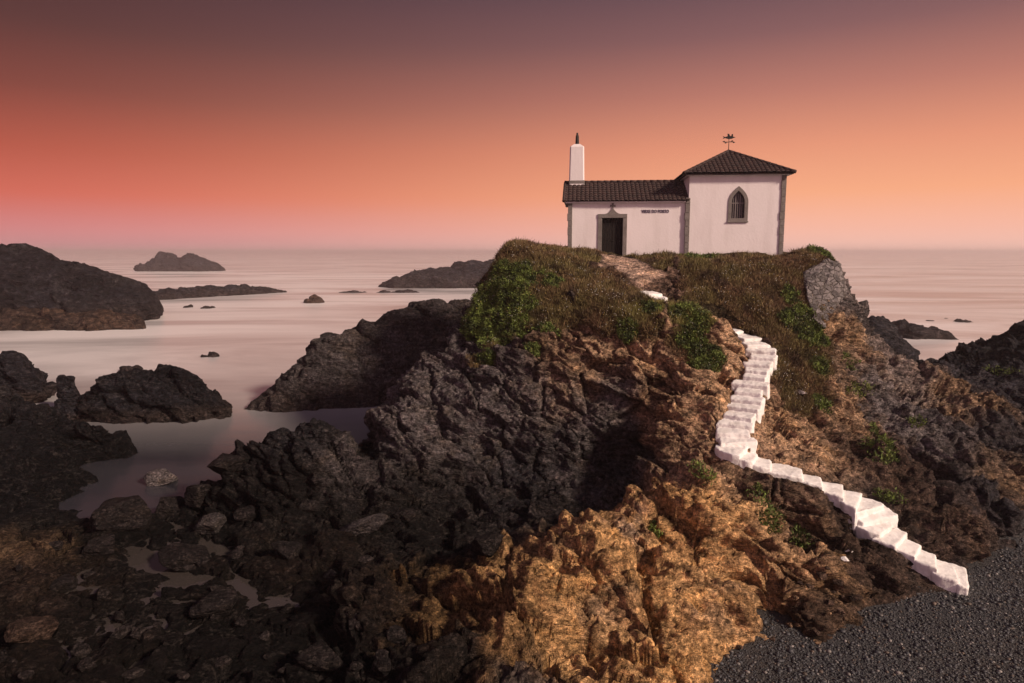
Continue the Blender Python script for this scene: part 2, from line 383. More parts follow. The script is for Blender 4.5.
# left drop to the sea behind the cliff
cw((-7.5, 31, 0.5), (-8.5, 34, -1.4), (-6, 36, -1), (-3.6, 39, -0.5), (-3, 43, -1.2), (0, 46, -1.5), (8, 47, -1.5), (16, 47, -1.5), (-4.2, 34.6, 3.0), (-2.4, 36.6, 5.2), (-1.4, 41, 3), (3, 44.5, 3.5), (12, 44.5, 4),
   (-12, 46, -1.6), (-12, 36, -1.8), (-16, 42, -1.8), (-24, 46, -1.6))
# stair gully and the slope right of it
ST = [(640, 289, 32.2, .55), (652, 295, 31.4, .5), (664, 301, 30.8, .5), (692, 316, 31.2, .5), (720, 328, 30.8, .5), (745, 337, 29.9, .34), (762, 349, 28.7, .40), (757, 368, 27.5, .42), (749, 388, 26.4, .42),
      (743, 408, 25.4, .40), (733, 428, 24.4, .54), (735, 449, 23.4, .58), (765, 466, 22.9, .45), (800, 477, 22.5, .45), (835, 491, 22.1, .5), (866, 508, 21.7, .78), (878, 528, 21.1, .66),
      (900, 543, 20.6, .5), (922, 556, 20.2, .5), (940, 568, 19.9, .52), (953, 573, 19.8, .55), (968, 581, 19.6, .5)]
SP = np.array([P(a, b, c) for a, b, c, d in ST]); SW = np.array([d for *_, d in ST])
for a_ in ((850, 560, 19.7), (835, 590, 18.6), (815, 618, 17.7)):
    p_ = P(*a_); p_[2] += .45; CP.append(p_)
for p in SP[2:]: CP.append(p + (0, 0, -0.12))
cp((700, 285, 32.8), (740, 275, 33.4), (720, 300, 31.8), (760, 310, 31.2), (800, 290, 32.4), (830, 262, 34.2), (785, 345, 29), (800, 325, 30.2), (820, 350, 29.4), (782, 375, 27.6), (775, 400, 26.4), (768, 430, 25),
   (810, 390, 27.4), (800, 430, 25.2), (800, 455, 23.8), (840, 380, 28.6), (840, 420, 26.8), (840, 460, 24.6), (838, 300, 33.0), (846, 335, 31.6), (858, 342, 32), (830, 262, 35))
cw((18.2, 38, 5.0), (18.6, 42, 2.5), (19, 46, -1), (17.4, 36.6, 7.4))
# right-hand slope down to the beach
cp((880, 350, 33), (910, 358, 34), (940, 366, 34.5), (970, 362, 35), (1000, 352, 36), (1024, 338, 37), (1060, 335, 37), (1120, 340, 37), (880, 385, 30), (930, 400, 30), (980, 400, 31), (1024, 400, 31.5), (1090, 410, 31),
   (880, 430, 27), (930, 445, 26.4), (980, 450, 26.8), (1024, 450, 27.2), (1090, 460, 27), (885, 470, 24.6), (930, 490, 23.8), (975, 500, 24), (1015, 500, 24.4), (1080, 520, 23.5), (905, 505, 22.4), (935, 525, 21.8), (960, 545, 21.2), (990, 530, 22), (1010, 515, 23))
cw((24, 41, 1.5), (30, 42, 2), (27, 45, -1), (34, 40, 4), (22, 42, 0), (24, 46, -1.5), (34, 46, -1.2), (34, 30, 3.5), (34, 24, 1.2))
# beach
for x, y in ((740, 660), (790, 683), (900, 683), (1024, 683), (1024, 600), (960, 620), (860, 640), (800, 640), (980, 580), (1060, 540), (1150, 683), (775, 610), (770, 640), (805, 585), (985, 572), (1010, 552), (1040, 530)): CP.append(PZ(x, y, 0.35) + (0, 0, -.75))
cw((6, 12, -.4), (10, 11, -.4), (18, 10, -.4), (30, 12, -.4), (32, 20, -.3), (7, 8, -.4), (20, 8, -.4), (34, 8, -.4))
cp((850, 550, 20.0), (850, 578, 19.0), (885, 568, 19.4), (825, 605, 17.9), (803, 628, 17.2))     # low outcrop in the gravel
cp((835, 540, 20.9), (845, 520, 21.6), (848, 555, 20.2))
# ochre ridge in the foreground
cp((740, 478, 21.9), (790, 488, 21.3), (822, 492, 21.2), (830, 515, 20.7), (815, 545, 19.6), (780, 570, 18.6), (760, 520, 20.2), (700, 478, 21.6), (720, 520, 19.6), (745, 600, 17.3), (720, 640, 16.2), (660, 500, 20.8), (640, 512, 20.2),
   (680, 560, 18.2), (640, 545, 19), (600, 520, 20.2), (610, 560, 18), (570, 575, 17.6), (650, 600, 16.6), (600, 620, 16.4), (680, 640, 15.4), (640, 670, 14.6), (560, 545, 19), (540, 590, 17), (500, 580, 17.6), (480, 610, 16.6), (530, 640, 15.6), (460, 640, 15.6),
   (440, 590, 17.8), (420, 615, 16.8), (400, 650, 15.4), (560, 680, 14.2), (480, 675, 14.4), (470, 560, 19.4), (720, 675, 15.2), (400, 585, 18.4), (350, 610, 17.2))
cw((2.2, 22.6, 0.9), (0.2, 21.8, 0.8), (4.5, 23.4, 1.6), (-1.5, 22, .6), (0, 12, 1.4), (3, 11, 1.0), (-4, 12, 0.6), (0, 8, 0.8), (-6, 8, 0.3))
# shadowy shore with pools, bottom left
for x, y, z in ((300, 600, .22), (250, 560, .2), (200, 600, .15), (120, 590, .15), (60, 560, .35), (30, 600, .3), (60, 640, .2), (150, 660, .2), (240, 660, .2), (320, 660, .3), (20, 675, .3), (-80, 640, .4), (170, 545, .1), (300, 560, .35), (350, 560, .5), (100, 620, .12),
                (210, 560, .12), (90, 575, .1), (-60, 683, .3), (280, 545, .4), (340, 640, .3)): CP.append(PZ(x, y, z))
cw((-12, 12, .4), (-20, 12, .5), (-24, 8, .5), (-14, 8, .4), (-26, 18, 1.2), (-26, 25, 2.0), (-26, 33, 1.5))
# rock mass left of the cliff
cp((300, 424, 27.4), (270, 432, 27.2), (345, 432, 27.4), (232, 455, 27), (365, 470, 26.4), (330, 450, 26.2), (320, 480, 25.4), (270, 470, 26), (250, 495, 25.4), (340, 500, 24.9), (300, 515, 24.4), (372, 495, 25.6))
cw((-9.5, 29.6, -0.8), (-7, 29.6, .4), (-12, 28.6, -.9), (-6.2, 27.5, .8))
# channel
for x, y, z in ((200, 450, -1.2), (180, 480, -1.0), (150, 500, -.7), (230, 430, -1.5), (100, 515, -.6), (250, 445, -1.2), (330, 430, -1.5), (150, 455, -1.3), (100, 480, -.9), (125, 460, -1.1), (90, 505, -.5), (130, 440, -1.2)): CP.append(PZ(x, y, z))
for x, y, z in ((110, 525, .4), (150, 540, .2), (70, 540, .5), (200, 520, .15), (185, 505, -.2)): CP.append(PZ(x, y, z))
# left dark ledges
cp((0, 395, 36), (40, 408, 35), (80, 425, 34.5), (98, 440, 33.5), (0, 430, 31), (50, 450, 30.5), (80, 465, 30.4), (0, 470, 28), (50, 490, 27.5), (60, 500, 27.6), (0, 520, 24.5), (50, 530, 24.2), (-80, 420, 32), (-80, 480, 27), (-60, 540, 23))
cw((-17.5, 37.5, -1.2), (-26, 38.5, -1.0), (-30, 38, -.5), (-14.5, 33, -1), (-21, 38.6, -1.2))
CP = np.array(CP)

X0, X1, Y0, Y1, GS = -30.0, 34.0, 7.5, 47.5, 0.16
xs = np.arange(X0, X1 + 1e-6, GS); ys = np.arange(Y0, Y1 + 1e-6, GS)
GX, GY = np.meshgrid(xs, ys)
def rbf(pts, vals, q, soft=0.35):
    def ph(d2): return -np.sqrt(d2 + soft * soft)
    n = len(pts); A = ph(((pts[:, None] - pts[None]) ** 2).sum(2)); A += np.eye(n) * 0.03
    Pm = np.c_[np.ones(n), pts]; K = np.block([[A, Pm], [Pm.T, np.zeros((3, 3))]])
    w = np.linalg.solve(K, np.r_[vals, 0, 0, 0]); out = np.empty(len(q))
    for i in range(0, len(q), 20000):
        s = q[i:i + 20000]; out[i:i + 20000] = ph(((s[:, None] - pts[None]) ** 2).sum(2)) @ w[:n] + w[n] + s @ w[n + 1:]
    return out
Z = rbf(CP[:, :2], CP[:, 2], np.c_[GX.ravel(), GY.ravel()]).reshape(GX.shape)
def path_near(xy):
    """distance to the stair's centre line, the line's height and its half width there"""
    best = np.full(len(xy), 1e9); zz = np.zeros(len(xy)); ww = np.zeros(len(xy))
    for i in range(len(SP) - 1):
        a, b = SP[i, :2], SP[i + 1, :2]; ab = b - a; t = np.clip(((xy - a) @ ab) / (ab @ ab), 0, 1)
        d = np.linalg.norm(xy - a - t[:, None] * ab, axis=1); k = d < best
        best[k] = d[k]; zz[k] = (SP[i, 2] + t * (SP[i + 1, 2] - SP[i, 2]))[k]; ww[k] = (SW[i] + t * (SW[i + 1] - SW[i]))[k]
    return best, zz, ww

ny, nx = Z.shape
top = np.c_[GX.ravel(), GY.ravel(), np.maximum(Z.ravel(), -2.4)]
bot = top.copy(); bot[:, 2] = -3.0
idx = np.arange(nx * ny).reshape(ny, nx); q = nx * ny
f1 = np.stack([idx[:-1, :-1], idx[:-1, 1:], idx[1:, 1:], idx[1:, :-1]], -1).reshape(-1, 4)
sides = []
for e in (idx[0, :], idx[-1, ::-1], idx[::-1, 0], idx[:, -1]):
    sides.append(np.stack([e[:-1], e[:-1] + q, e[1:] + q, e[1:]], -1))
solid = np_mesh('headland', np.r_[top, bot], np.r_[f1, f1[:, ::-1] + q, np.concatenate(sides)])
me = voxel_remesh(solid, 0.06)
co, no = get_co(me), get_no(me)
me, idx = keep_faces(me, (co[:, 2] > -1.8) & (co[:, 0] > X0 + .2) & (co[:, 0] < X1 - .2) & (co[:, 1] > Y0 + .2) & (co[:, 1] < Y1 - .2))
ev = np.empty(len(me.edges) * 2, np.int32); me.edges.foreach_get('vertices', ev); ev = ev.reshape(-1, 2)
deg = np.bincount(ev.ravel(), minlength=len(co[idx])).astype(np.float32)[:, None]
def relax(a, it):
    for _ in range(it):
        acc = np.stack([np.bincount(ev[:, 0], a[ev[:, 1], k], len(a)) + np.bincount(ev[:, 1], a[ev[:, 0], k], len(a)) for k in range(3)], 1)
        a = .5 * a + .5 * acc / np.maximum(deg, 1)
    return a
co = relax(co[idx], 4); set_co(me, co); no = relax(get_no(me), 14); no /= np.linalg.norm(no, axis=1)[:, None] + 1e-9

# --- zones: blobs in the place, (seen at px,py,Y), radius, weight
def blobs(rows, p):
    w = np.zeros(len(p), np.float32)
    for px, py, Y, r, a in rows:
        c = P(px, py, Y); d2 = ((p - c) ** 2).sum(1); w = np.maximum(w, a * np.exp(-d2 / (r * r)))
    return w
zn = fbm(co / 2.2, 4); zn2 = fbm(co / 0.7 + 40, 3)
up = no[:, 2]
xw = co[:, 0]; yw = co[:, 1]; zw = co[:, 2]
# beach
beach_z = 0.62
bx = np.clip((xw - (4.6 + 0.30 * (yw - 12))) / 0.8, 0, 1)
beach = (zw < beach_z + 0.15 * zn) * bx * (up > 0.75)
# vegetation (0..1): mats on the top and upper slopes
VEG = [(620, 300, 31, 1.6, 1), (560, 320, 30.7, 1.3, 1), (610, 318, 29.8, 1.2, .95), (500, 345, 31.3, 1.0, .85), (680, 305, 30.2, 1.3, 1), (700, 285, 32.6, 1.2, .9), (690, 298, 31.8, .8, .8), (760, 335, 30.4, 1.2, .85), (790, 350, 29.2, 1.1, 1), (800, 370, 28.4, 1.3, 1.1), (808, 395, 27.4, 1.1, 1), (790, 405, 26.6, .8, .9), (785, 380, 27.4, .9, .9), (822, 345, 29.8, 1.0, .8), (780, 335, 30, 1.2, .95), (540, 262, 34, 2.6, 1), (505, 262, 34, 1.8, 1.1), (500, 300, 33, 1.8, 1.1), (485, 325, 32.4, 1.3, .9), (520, 320, 31.4, 1.5, .95), (545, 300, 32, 1.9, 1), (600, 290, 32, 1.9, 1), (585, 310, 30.4, 1.2, .85), (640, 315, 29.3, 1.2, .95), (690, 320, 28.9, 1.2, 1), (660, 300, 30.4, 1.3, .9), (700, 360, 27.8, 1.0, .95), (680, 345, 28, .9, .85),
       (720, 280, 33.2, 2.4, 1.1), (780, 275, 33.5, 2.2, 1.1), (820, 270, 34, 1.3, 1), (740, 305, 31.8, 2.0, 1.1), (780, 310, 31.4, 1.9, 1.1), (800, 335, 30, 1.4, 1), (810, 365, 28.8, 1.1, .95), (790, 390, 27.4, 1.2, 1), (800, 410, 26.6, .8, .7), (780, 360, 28.6, 1.0, 1), (560, 262, 36, 2.4, 1), (650, 262, 35.3, 1.6, .8), (720, 262, 35.5, 2.2, 1), (800, 256, 36.5, 2.4, 1),
       (535, 355, 29.8, .8, .7), (560, 335, 30.2, .8, .8), (480, 370, 30.8, .9, .6), (530, 390, 28.9, .5, .45), (630, 335, 28.6, .7, .7), (495, 365, 30.6, .8, .75), (505, 385, 29.8, .6, .6), (550, 365, 29.3, .6, .6), (650, 330, 28.6, .8, .85)]
PATH = [(615, 259, 36.2, .9, 1.3), (620, 264, 35.4, 1.1, 1.3), (630, 271, 34.6, 1.2, 1.2), (655, 274, 33.8, .7, .9), (600, 268, 34.6, .6, .8), (640, 280, 33.6, .8, 1.3), (640, 288, 32.6, .55, 1.2)]
veg = np.maximum(blobs(VEG, co), 0.9 * sstep(9.7, 10.2, zw)); dirt = blobs(PATH, co)
dpath, zpath, wpath = path_near(co[:, :2].astype(float))
veg = veg + 0.30 * zn + 0.18 * zn2 - 0.9 * sstep(.35, .75, dirt) - 0.5 * (1 - sstep(0, .35, dpath - wpath))
veg_m = sstep(0.36, 0.62, veg)

# --- relief
rel = rock_relief(co, 1.0)
bigz = blobs([(620, 570, 18, 3.0, 1.3), (700, 560, 18.4, 2.6, 1.3), (560, 620, 16.5, 2.6, 1.2), (660, 650, 15.5, 2.4, 1.2), (470, 610, 17, 1.6, 1)], co); bigz = sstep(.25, .8, bigz)
rel = rel * (1 - .45 * bigz) + rock_relief(co, 2.1, seed=40.0) * .5 * bigz
dg = ridged(np.stack([co @ np.array([.62, .35, .70], np.float32) / .95, co @ np.array([.70, -.2, -.68], np.float32) / 4.5, co[:, 1] / 3.5], 1) + .25 * zn[:, None], 3)
rel = rel + (dg - .35) * (.26 + .16 * bigz)
rgt = sstep(10.5, 13, co[:, 0]) * sstep(34.5, 31, co[:, 1]); rel = rel * (1 + .2 * rgt) + rgt * (ridged(np.stack([co @ np.array([.55, -.2, .8], np.float32) / .42, co @ np.array([.8, .3, -.5], np.float32) / 3.2, co[:, 1] / 2.6], 1), 3) - .3) * .34
amp = 1 - 0.82 * veg_m; amp *= 1 - 0.97 * np.clip(beach, 0, 1); amp *= 1 - .92 * sstep(.15, .5, dirt)
shore = sstep(1.0, 0.2, zw) * (1 - bx); amp *= 1 - 0.45 * shore
lump = fbm(co / 1.1 + 8, 3) * 0.22 * veg_m + 0.05 * np.clip(beach, 0, 1) * fbm(co / 1.3, 3)
n2 = no.copy()
disp = rel * amp * 0.95 + lump
new = co + n2 * disp[:, None]
# cave mouth under the cliff: the face is hollowed backwards there
for px, py, Y, rx, rz, dep in ((632, 462, 26.2, 1.9, 1.5, 1.0), (360, 440, 28.4, 1.0, 1.6, 1.3), (540, 470, 26.6, 1.4, .8, .6)):
    c = P(px, py, Y); d = ((co[:, 0] - c[0]) / rx) ** 2 + ((co[:, 2] - c[2]) / rz) ** 2 + ((co[:, 1] - c[1]) / 2.2) ** 2
    new[:, 1] += dep * np.exp(-d * 1.3) * np.clip(-no[:, 1] * 1.6, 0, 1)
# the stair is cut into the rock
k = sstep(0.75, 0.0, dpath - wpath)
lim = zpath - 0.20 + np.maximum(dpath - wpath - .02, 0) * np.where((co[:, 1] < 23.5) & (co[:, 1] > 21.2), .55, 1.5)
new[:, 2] = np.where((dpath - wpath < np.where((co[:, 1] < 23.5) & (co[:, 1] > 21.2), 1.1, .35)) & (new[:, 2] > lim), lim, new[:, 2])
kk = (dpath - wpath < 0.25)
new[:, 2] = np.where(kk, np.maximum(new[:, 2], zpath - 0.75), new[:, 2])
edge = (dpath - wpath > .10) & (dpath - wpath < .55)
new[:, 2] = np.where(edge, np.maximum(new[:, 2], zpath - .13 - np.maximum(dpath - wpath, 0) * .9 + .10 * zn2), new[:, 2])
set_co(me, new)
no2 = get_no(me)

# --- colours of the ground and rock (linear albedo, with shade put in at the lower-left shore)
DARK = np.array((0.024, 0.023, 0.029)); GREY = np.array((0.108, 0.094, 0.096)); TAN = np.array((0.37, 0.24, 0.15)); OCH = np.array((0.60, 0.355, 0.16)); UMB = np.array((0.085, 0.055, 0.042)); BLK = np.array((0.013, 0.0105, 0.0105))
CZ = [  # px, py, Y, radius, colour
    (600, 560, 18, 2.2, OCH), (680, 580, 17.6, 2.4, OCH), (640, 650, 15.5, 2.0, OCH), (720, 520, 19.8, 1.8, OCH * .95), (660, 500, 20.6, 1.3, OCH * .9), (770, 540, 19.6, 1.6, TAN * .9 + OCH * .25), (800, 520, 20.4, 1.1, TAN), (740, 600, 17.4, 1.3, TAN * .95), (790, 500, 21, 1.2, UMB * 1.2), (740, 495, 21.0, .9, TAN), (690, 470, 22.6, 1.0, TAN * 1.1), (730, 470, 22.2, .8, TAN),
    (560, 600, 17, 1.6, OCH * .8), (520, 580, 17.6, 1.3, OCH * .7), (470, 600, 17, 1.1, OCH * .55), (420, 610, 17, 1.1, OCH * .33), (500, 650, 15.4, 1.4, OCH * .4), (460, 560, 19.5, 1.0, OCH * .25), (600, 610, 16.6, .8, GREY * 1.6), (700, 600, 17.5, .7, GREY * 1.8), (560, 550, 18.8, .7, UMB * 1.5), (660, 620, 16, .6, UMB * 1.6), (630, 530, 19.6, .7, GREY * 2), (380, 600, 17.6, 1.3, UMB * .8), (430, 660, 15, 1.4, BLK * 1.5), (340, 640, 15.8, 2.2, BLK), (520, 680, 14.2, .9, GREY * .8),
    (450, 470, 27, 2.6, GREY * .8), (520, 480, 26.6, 2.2, DARK), (600, 470, 26.4, 1.8, GREY * .7), (400, 420, 28.6, 2.4, GREY * .95), (450, 400, 29, 2.4, GREY * 1.25), (520, 410, 28.3, 2.0, GREY * .95), (580, 400, 27.9, 1.6, GREY * 1.2), (600, 360, 28.5, 1.4, TAN * .9), (560, 370, 29, 1.3, TAN * .7), (560, 400, 28, 1.0, TAN * .6), (640, 350, 28, 1.1, TAN * 1.3), (720, 350, 27.9, 1.1, TAN * 1.4), (700, 385, 26.6, 1.3, TAN * 1.25), (660, 400, 26.5, 1.1, TAN * .7),
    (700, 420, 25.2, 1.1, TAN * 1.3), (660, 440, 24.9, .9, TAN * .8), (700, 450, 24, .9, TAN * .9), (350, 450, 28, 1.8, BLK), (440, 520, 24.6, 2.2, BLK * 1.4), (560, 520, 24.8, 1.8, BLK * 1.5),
    (830, 290, 33.2, 1.4, GREY * 1.6), (835, 330, 31.6, 1.3, TAN * .8), (850, 345, 31.4, 1.2, TAN), (800, 430, 25.4, 1.5, TAN * 1.3), (780, 440, 24.4, 1.0, TAN * 1.4), (830, 400, 27.2, 1.5, TAN), (850, 440, 25.6, 1.2, UMB * 1.7), (800, 400, 27, 1.0, UMB * 1.5),
    (900, 380, 31, 2.0, GREY * 1.5 + TAN * .15), (950, 390, 31.5, 1.8, TAN * .65), (930, 430, 27.6, 1.8, GREY * 1.35), (950, 415, 29, 1.0, TAN * .85), (880, 410, 29, 1.2, GREY * 1.4), (990, 380, 33, 2.4, DARK * 1.6), (980, 440, 27.2, 2.2, DARK * 1.6), (920, 480, 24.4, 1.5, UMB * .9), (960, 490, 24, 1.2, DARK * 1.5), (1000, 470, 26, 1.4, TAN * .55), (880, 470, 24.6, 1.2, UMB * 1.2), (1000, 350, 36, 2.4, DARK), (690, 290, 32.4, 1.6, UMB * 1.6), (670, 280, 33.4, 1.2, UMB * 2.2), (620, 285, 32.5, 1.6, UMB * 1.5), (760, 330, 30.2, 1.4, UMB * 1.6), (790, 385, 27.6, 1.2, UMB * 1.6), (940, 520, 22.2, 1.2, UMB),
    (850, 570, 19.6, 1.4, UMB * .75), (860, 530, 21, 1.0, UMB * .6), (800, 620, 17.4, 1.0, UMB * .8),
    (290, 440, 27, 1.8, DARK * .7), (335, 460, 26.6, 1.0, GREY * 1.25), (350, 480, 26, .9, GREY), (250, 480, 26, 1.8, BLK), (300, 500, 24.8, 1.8, BLK * 1.2), (240, 600, 17, 3, BLK * 1.3), (280, 560, 20, 2.4, UMB * .40), (130, 620, 17, 3, BLK * 1.6), (30, 555, 22.4, 1.5, TAN * .7), (20, 600, 19.5, 1.8, UMB * .8), (60, 660, 16, 2.4, UMB * .45), (120, 540, 24, 2, BLK),  # dark shore rows: missing shade is worked into these rock tones
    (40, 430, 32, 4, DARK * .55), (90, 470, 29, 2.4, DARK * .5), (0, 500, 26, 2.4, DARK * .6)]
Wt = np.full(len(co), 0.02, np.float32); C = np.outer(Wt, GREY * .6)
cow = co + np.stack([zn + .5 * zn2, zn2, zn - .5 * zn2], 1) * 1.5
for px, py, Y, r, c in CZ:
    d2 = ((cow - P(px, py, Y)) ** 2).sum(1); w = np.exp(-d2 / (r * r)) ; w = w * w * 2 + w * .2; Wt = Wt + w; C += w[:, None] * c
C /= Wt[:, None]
C *= (1 + 0.35 * fbm(co / 1.6 + 77, 3))[:, None]
wet = sstep(0.55, 0.1, new[:, 2]) * (1 - bx); C *= (1 - 0.35 * wet)[:, None]; C *= (1 - .62 * sstep(3.0, 1.0, new[:, 2]) * sstep(1.0, -3.5, co[:, 0]))[:, None]  # wet band; then low left rock painted darker to stand for shade
soil = np.array((0.085, 0.058, 0.036)) ; vegc = np.array((0.05, 0.05, 0.022))
C = C * (1 - veg_m[:, None]) + (soil * .55 + vegc * .45) * veg_m[:, None]
dm = sstep(.45, .85, dirt + .15 * zn2)[:, None]; C = C * (1 - dm) + np.array((0.47, 0.33, 0.26)) * dm
# splash of whitewash and dirt beside the stair is left as rock
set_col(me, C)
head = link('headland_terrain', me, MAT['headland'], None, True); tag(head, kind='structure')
TER_CO, TER_NO, TER_VEG, TER_UP = new, no2, veg_m, no2[:, 2]

# ground lookup on a coarse height map, for placing things
hm = np.full((int((X1 - X0) / .15) + 2, int((Y1 - Y0) / .15) + 2), -9.0, np.float32)
np.maximum.at(hm, (((new[:, 0] - X0) / .15).astype(int).clip(0, hm.shape[0] - 1), ((new[:, 1] - Y0) / .15).astype(int).clip(0, hm.shape[1] - 1)), new[:, 2])
def ground(x, y):
    i, j = int((x - X0) / .15), int((y - Y0) / .15)
    if 0 < i < hm.shape[0] - 1 and 0 < j < hm.shape[1] - 1: return float(np.median(hm[i - 1:i + 2, j - 1:j + 2]))
    return 0.3
def hit(px, py, ylo=12, yhi=45):
    """where the line of sight through a spot of the photograph meets the ground"""
    for Y in np.arange(ylo, yhi, 0.1):
        p = P(px, py, Y)
        if ground(p[0], p[1]) >= p[2]: return p
    return P(px, py, yhi)

# ------------------------------------------------------------------ beach gravel sheet
bxs = np.arange(3.0, 45.0, 0.25); bys = np.arange(2.0, 26.0, 0.25); BX, BY = np.meshgrid(bxs, bys); pp = np.c_[BX.ravel(), BY.ravel(), np.zeros(BX.size)]
BZ = 0.36 + 0.10 * fbm(pp / 3, 3) + 0.012 * (BX.ravel() - 8) + 0.02 * (BY.ravel() - 16)
i2 = np.arange(BX.size).reshape(BX.shape)
bme = np_mesh('beach', np.c_[BX.ravel(), BY.ravel(), BZ], np.stack([i2[:-1, :-1], i2[:-1, 1:], i2[1:, 1:], i2[1:, :-1]], -1).reshape(-1, 4))
tag(link('gravel_beach', bme, MAT['gravel'], None, True), kind='structure')
def beach_z_at(x, y):
    p = np.c_[x, y, np.zeros(len(x))]; return 0.36 + 0.10 * fbm(p / 3, 3) + 0.012 * (x - 8) + 0.02 * (y - 16)

# ------------------------------------------------------------------ sea rocks
FOOT = []
def prof_rock(name, crest, Y, foot, thick, vox, label, cat='rock', col=None, s=1.0, mat='sea_rock', group=None, kind=None, lean=0.35, skew=0.0, seed=0, amp=1.0):
    """a rock standing in the sea: crest line as seen at distance Y (+skew per px), foot below the water, real thickness behind"""
    cr = np.array([P(px, py, Y + skew * (px - crest[0][0])) for px, py in crest])
    n = max(12, int(np.linalg.norm(cr[-1] - cr[0]) / (vox * 3)))
    t = np.r_[0, np.cumsum(np.linalg.norm(np.diff(cr[:, :2], axis=0), axis=1))]; tt = np.linspace(0, t[-1], n)
    c = np.stack([np.interp(tt, t, cr[:, k]) for k in range(3)], 1)
    c[:, 2] = np.maximum(c[:, 2], foot + .05)
    A = 18; ang = np.linspace(0, 2 * math.pi, A, endpoint=False)
    V = []
    for i, p in enumerate(c):
        e = min(1, 2.2 * math.sin(math.pi * (i + .15) / (n - .7)) + .08); hgt = p[2] - foot
        for a in ang:
            dy, dz = math.cos(a), math.sin(a)
            y = p[1] + thick * e * (dy * (1 - lean * max(dz, 0)) ) * (0.5 if dy < 0 else 1.0) + thick * .1
            z = foot + hgt * max(dz, 0) ** .8 if dz > 0 else foot - 1.0 * (-dz)
            V.append((p[0], y, z))
    FOOT.extend((p[0], p[1], thick) for p in c[::max(1, n // 14)])
    V = np.array(V); ii = np.arange(n * A).reshape(n, A)
    f = np.stack([ii[:-1], np.roll(ii[:-1], -1, 1), np.roll(ii[1:], -1, 1), ii[1:]], -1).reshape(-1, 4)
    bm = bmesh.new(); vs = [bm.verts.new(v) for v in V]
    for q4 in f: bm.faces.new([vs[k] for k in q4])
    bm.faces.new([vs[k] for k in ii[0]]); bm.faces.new([vs[k] for k in ii[-1][::-1]])
    bmesh.ops.recalc_face_normals(bm, faces=bm.faces); m0 = bpy.data.meshes.new(name); bm.to_mesh(m0); bm.free()
    m1 = voxel_remesh(m0, vox); co, no = get_co(m1), get_no(m1)
    m1, ix = keep_faces(m1, co[:, 2] > foot - .9); co, no = co[ix], no[ix]
    d = rock_relief(co, s, seed=seed * 13.1) * amp
    new = co + no * d[:, None]
    base = np.array(col if col is not None else DARK); nz = fbm(co / (3 * s) + 11, 3)
    Cc = base * (1 + .5 * nz)[:, None]
    wetl = sstep(1.1 * s, .3 * s, new[:, 2] + nz * .5 * s)[:, None]
    Cc = Cc * (1 - wetl * .45) + np.array((.05, .034, .028)) * wetl * .45
    set_col(m1, Cc)
    org = np.array([c[:, 0].mean(), c[:, 1].mean(), 0.0]); set_co(m1, new - org)
    o = link(name, m1, MAT[mat], None, True); o.location = org
    return tag(o, label, cat, group, kind)

prof_rock('sea_rock', [(236, 424), (258, 398), (290, 362), (318, 338), (345, 326), (370, 320), (395, 307), (420, 303), (440, 298), (456, 303), (470, 299), (500, 300), (530, 310)], 45.0, -.3, 5.5, .16,
          'big dark sloping rock ridge rising from the water behind the green-topped cliff', s=1.9, col=GREY * .62, skew=.02, seed=1, lean=.6, amp=.4)
prof_rock('sea_rock', [(68, 408), (82, 392), (100, 381), (122, 373), (150, 371), (180, 373), (205, 385), (226, 405)], 42.5, -.2, 3.2, .13,
          'black humped rock in the calm water, in front of the misty bay', s=1.1, col=DARK * .6, seed=2, amp=.8)
prof_rock('sea_rock', [(-40, 362), (-20, 357), (8, 357), (20, 362), (34, 378), (40, 388)], 47, -.2, 2.6, .14, 'dark brown rounded rock at the left edge, behind the black ledges', s=1.0, col=DARK * .9, seed=3)
prof_rock('sea_cliff', [(-160, 262), (-100, 246), (-40, 244), (0, 246), (22, 250), (48, 259), (72, 263), (95, 272), (120, 281), (138, 292), (142, 304), (147, 314)], 104, -.3, 16, .42,
          'large dark headland sloping down into the mist at the left edge', 'headland', s=3.0, mat='far_rock', col=DARK * .85, seed=4, amp=.6)
prof_rock('sea_rock', [(-160, 312), (-60, 310), (20, 310), (80, 312), (110, 312), (132, 316), (144, 322)], 93, -.3, 5, .35, 'low brown rock shelf at the foot of the large left headland', 'rock shelf', s=2.0, mat='far_rock', col=UMB * .8, seed=5, amp=.7)
prof_rock('sea_rock', [(132, 269), (142, 264), (150, 260), (158, 250.5), (163, 257), (168, 253), (174, 259), (181, 257), (187, 250.5), (192, 257), (197, 256), (203, 262), (210, 263), (221, 269)], 380, -.5, 20, .7,
          'distant jagged islet standing alone near the horizon', 'islet', s=4.0, mat='far_rock', col=DARK * 1.2, seed=6, amp=.6)
prof_rock('sea_rock', [(144, 296), (150, 290), (158, 291), (165, 288), (180, 288), (190, 286), (200, 286.5), (215, 285), (226, 286), (238, 284.5), (250, 287.5), (262, 288), (286, 290.5)], 148, -.3, 7, .4,
          'long low flat reef of rock in the mist, left of centre', 'reef', s=2.0, mat='far_rock', col=DARK * 1.1, seed=7, amp=.5, skew=.22)
prof_rock('sea_rock', [(304, 301), (308, 297), (314, 295), (319, 297), (324, 301)], 142, -.3, 3, .25, 'small lone pointed rock in the surf, right of the long reef', s=1.6, mat='far_rock', col=UMB, seed=8, amp=.45)
prof_rock('sea_rock', [(374, 287), (384, 279), (398, 275), (415, 271), (430, 268), (448, 266), (462, 262), (474, 259), (486, 261), (500, 260), (525, 259), (545, 262)], 205, -.4, 16, .75,
          'distant dark rock headland left of the cliff, rising to the right', 'headland', s=4.0, mat='far_rock', col=DARK * 1.3, seed=9, amp=.5)
